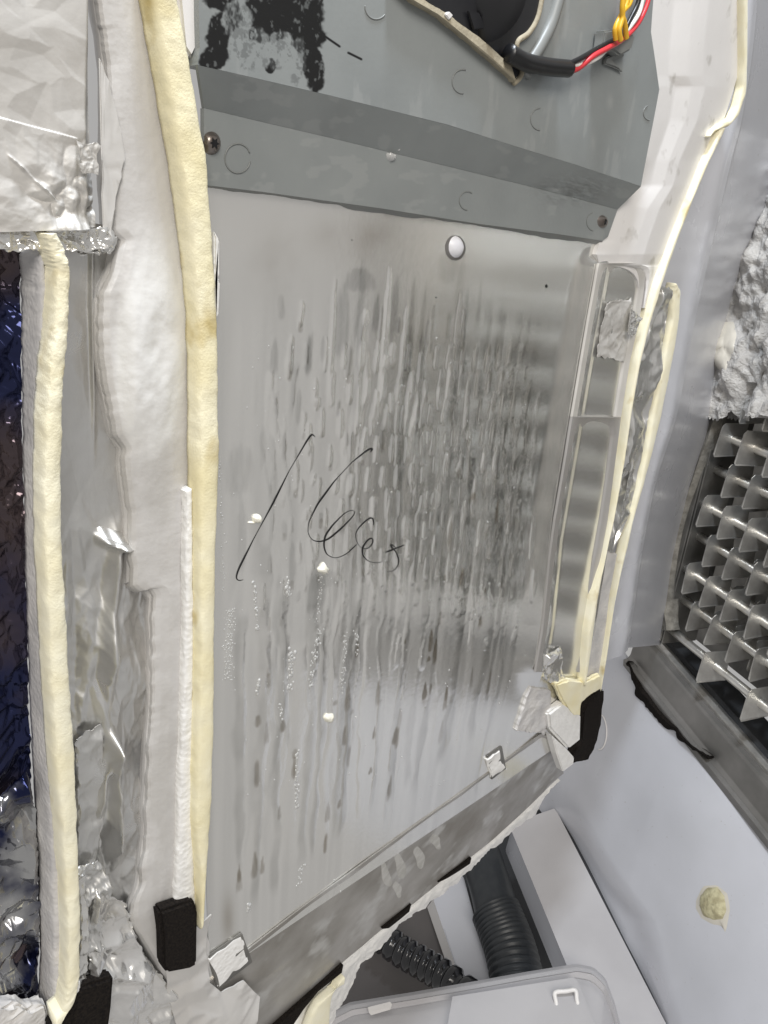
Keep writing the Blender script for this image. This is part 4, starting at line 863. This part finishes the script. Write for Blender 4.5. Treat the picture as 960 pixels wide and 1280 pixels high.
crumple('foil_tape', [(118, 1110, 158, 1132), (112, 1150, 175, 1182), (110, 1190, 205, 1226), (112, 1230, 222, 1245), (112, 1290, 205, 1300)], FOIL_B, .000, .0035, 111, n=150)
crumple('foil_tape', [(92, 1085, 125, 1075), (92, 1110, 140, 1110), (98, 1140, 128, 1150), (102, 1185, 125, 1190)], FOIL, -.001, .003, 112, n=90)
crumple('foil_tape', [(95, 925, 128, 905), (98, 970, 130, 960), (98, 1030, 128, 1030), (95, 1100, 120, 1100)], FOIL, .005, .0012, 113, n=90)
# ---- left side: foil wrapped block at the top
Gb = loft([[P(*a, -.006), P(*b, -.006)] for a, b in zip(polyl([(-60, -60), (-60, 120), (-60, 292)], 40), polyl([(112, -60), (121, 60), (122, 120), (124, 200), (126, 285)], 40))], 200, 300)
bx_, by_ = proj(Gb); X = Gb[..., 0]; Z = Gb[..., 2]; ex = (X.min(), X.max(), Z.min(), Z.max())
ln = by_-(147+.27*bx_)
h = (fbm(X*14, Z*14, 121, 4)-.5)*.008*sstep(120, 20, by_)+creases(X, Z, 122, 26, ex, .10)+np.abs(facets(X, Z, 125, 260, (P(40, 0, -.006)[0], ex[1], P(0, 290, -.006)[2], P(0, 215, -.006)[2])))*.0012
h += .0008*sstep(-1, 1, ln)*sstep(98, 92, bx_)
h += .0018*np.exp(-((by_-(195+.95*(bx_-10)))/2.5)**2)*sstep(5, 15, bx_)*sstep(75, 60, bx_)*fbm(X*500, Z*500, 5, 2)
h -= .009*sstep(105, 122, bx_)
Gb[..., 1] -= h
fb = link('foil_covered_block', grid_mesh('foil_covered_block', Gb, (0, .010, 0)), FOIL_M, cv)
crumple('foil_ledge', [(-40, 287, 128, 285), (-40, 295, 143, 292), (-40, 303, 143, 303), (-40, 312, 140, 312)], FOIL_B, -.004, .003, 131, n=160)
crumple('foil_ledge', [(88, 296, 143, 296), (90, 306, 143, 306), (100, 318, 138, 316)], FOIL_B, -.002, .003, 133, n=70)
crumple('torn_tape', [(96, 180, 124, 177), (100, 195, 122, 196), (103, 208, 123, 210), (102, 218, 124, 216)], FOIL_M, -.0095, .0015, 134, n=50)
# ---- left side: second foam strip, its polystyrene core and the foil coloured as its dark reflection
strip('polystyrene_core', [(24, 318, 55, 314), (26, 360, 62, 360), (27, 440, 60, 440), (28, 520, 56, 520), (30, 640, 56, 640), (34, 780, 60, 780), (38, 900, 66, 900), (43, 1000, 78, 1000), (47, 1100, 84, 1100), (50, 1200, 82, 1200), (46, 1300, 78, 1300)], .018, -.002, EPS_D, cv, 420, .0006, 23)
strip('foam_strip', [(40, 289, 72, 292), (47, 312, 83, 312), (54, 335, 90, 338), (52, 400, 88, 400), (46, 450, 84, 450), (42, 510, 80, 510), (40, 600, 78, 600), (42, 690, 80, 690), (47, 780, 85, 780), (51, 860, 90, 860), (56, 930, 94, 930), (64, 1020, 98, 1020), (70, 1100, 101, 1100), (72, 1160, 102, 1160), (72, 1215, 102, 1215), (66, 1250, 96, 1250), (60, 1280, 70, 1274)], -.0005, -.014, FOAM, cv, 460, .0007, 24)
Gd = loft([[P(*a, .022), P(*b, .018)] for a, b in zip(polyl([(-90, 300), (-90, 700), (-90, 1330)], 40), polyl([(28, 308), (31, 500), (36, 700), (40, 900), (48, 1080), (52, 1200), (48, 1320)], 40))], 130, 500)
X = Gd[..., 0]; Z = Gd[..., 2]; dx_, dy_ = proj(Gd); ex = (P(-30, 600, .02)[0], X.max(), Z.min(), Z.max())
h = creases(X, Z, 141, 200, ex, .6)+creases(X, Z, 142, 1000, ex, .7)*(.5+.5*sstep(820, 980, dy_))
Gd[..., 1] -= h
link('dark_refl_foil_facing', grid_mesh('dark_refl_foil_facing', Gd, (0, .003, 0)), FOIL_D, cv)
crumple('foil_facing', [(-60, 1045, 30, 960), (-60, 1060, 44, 1020), (-60, 1100, 46, 1090), (-60, 1170, 50, 1165), (-60, 1240, 40, 1230), (10, 1300, 30, 1255)], FOIL_S, .013, .005, 143, n=200)
crumple('foil_selvage', [(98, 1100, 104, 1096), (102, 1150, 110, 1150), (100, 1200, 110, 1200), (96, 1235, 106, 1232)], FOIL_B, -.004, .002, 144, n=50)
slab('felt_pad', [(60, 1292), (78, 1262), (104, 1234), (143, 1222), (140, 1262), (136, 1292)], -.009, .010, FELT, cv, .002)
slab('polystyrene_crumb', [(92, 1236), (101, 1227), (101, 1238), (93, 1247)], -.012, .003, EPS, cv, .001)
slab('polystyrene_base', [(-10, 1262), (20, 1256), (40, 1262), (60, 1256), (62, 1300), (-10, 1300)], -.002, .01, EPS_D, cv, .002, lump=.0006)
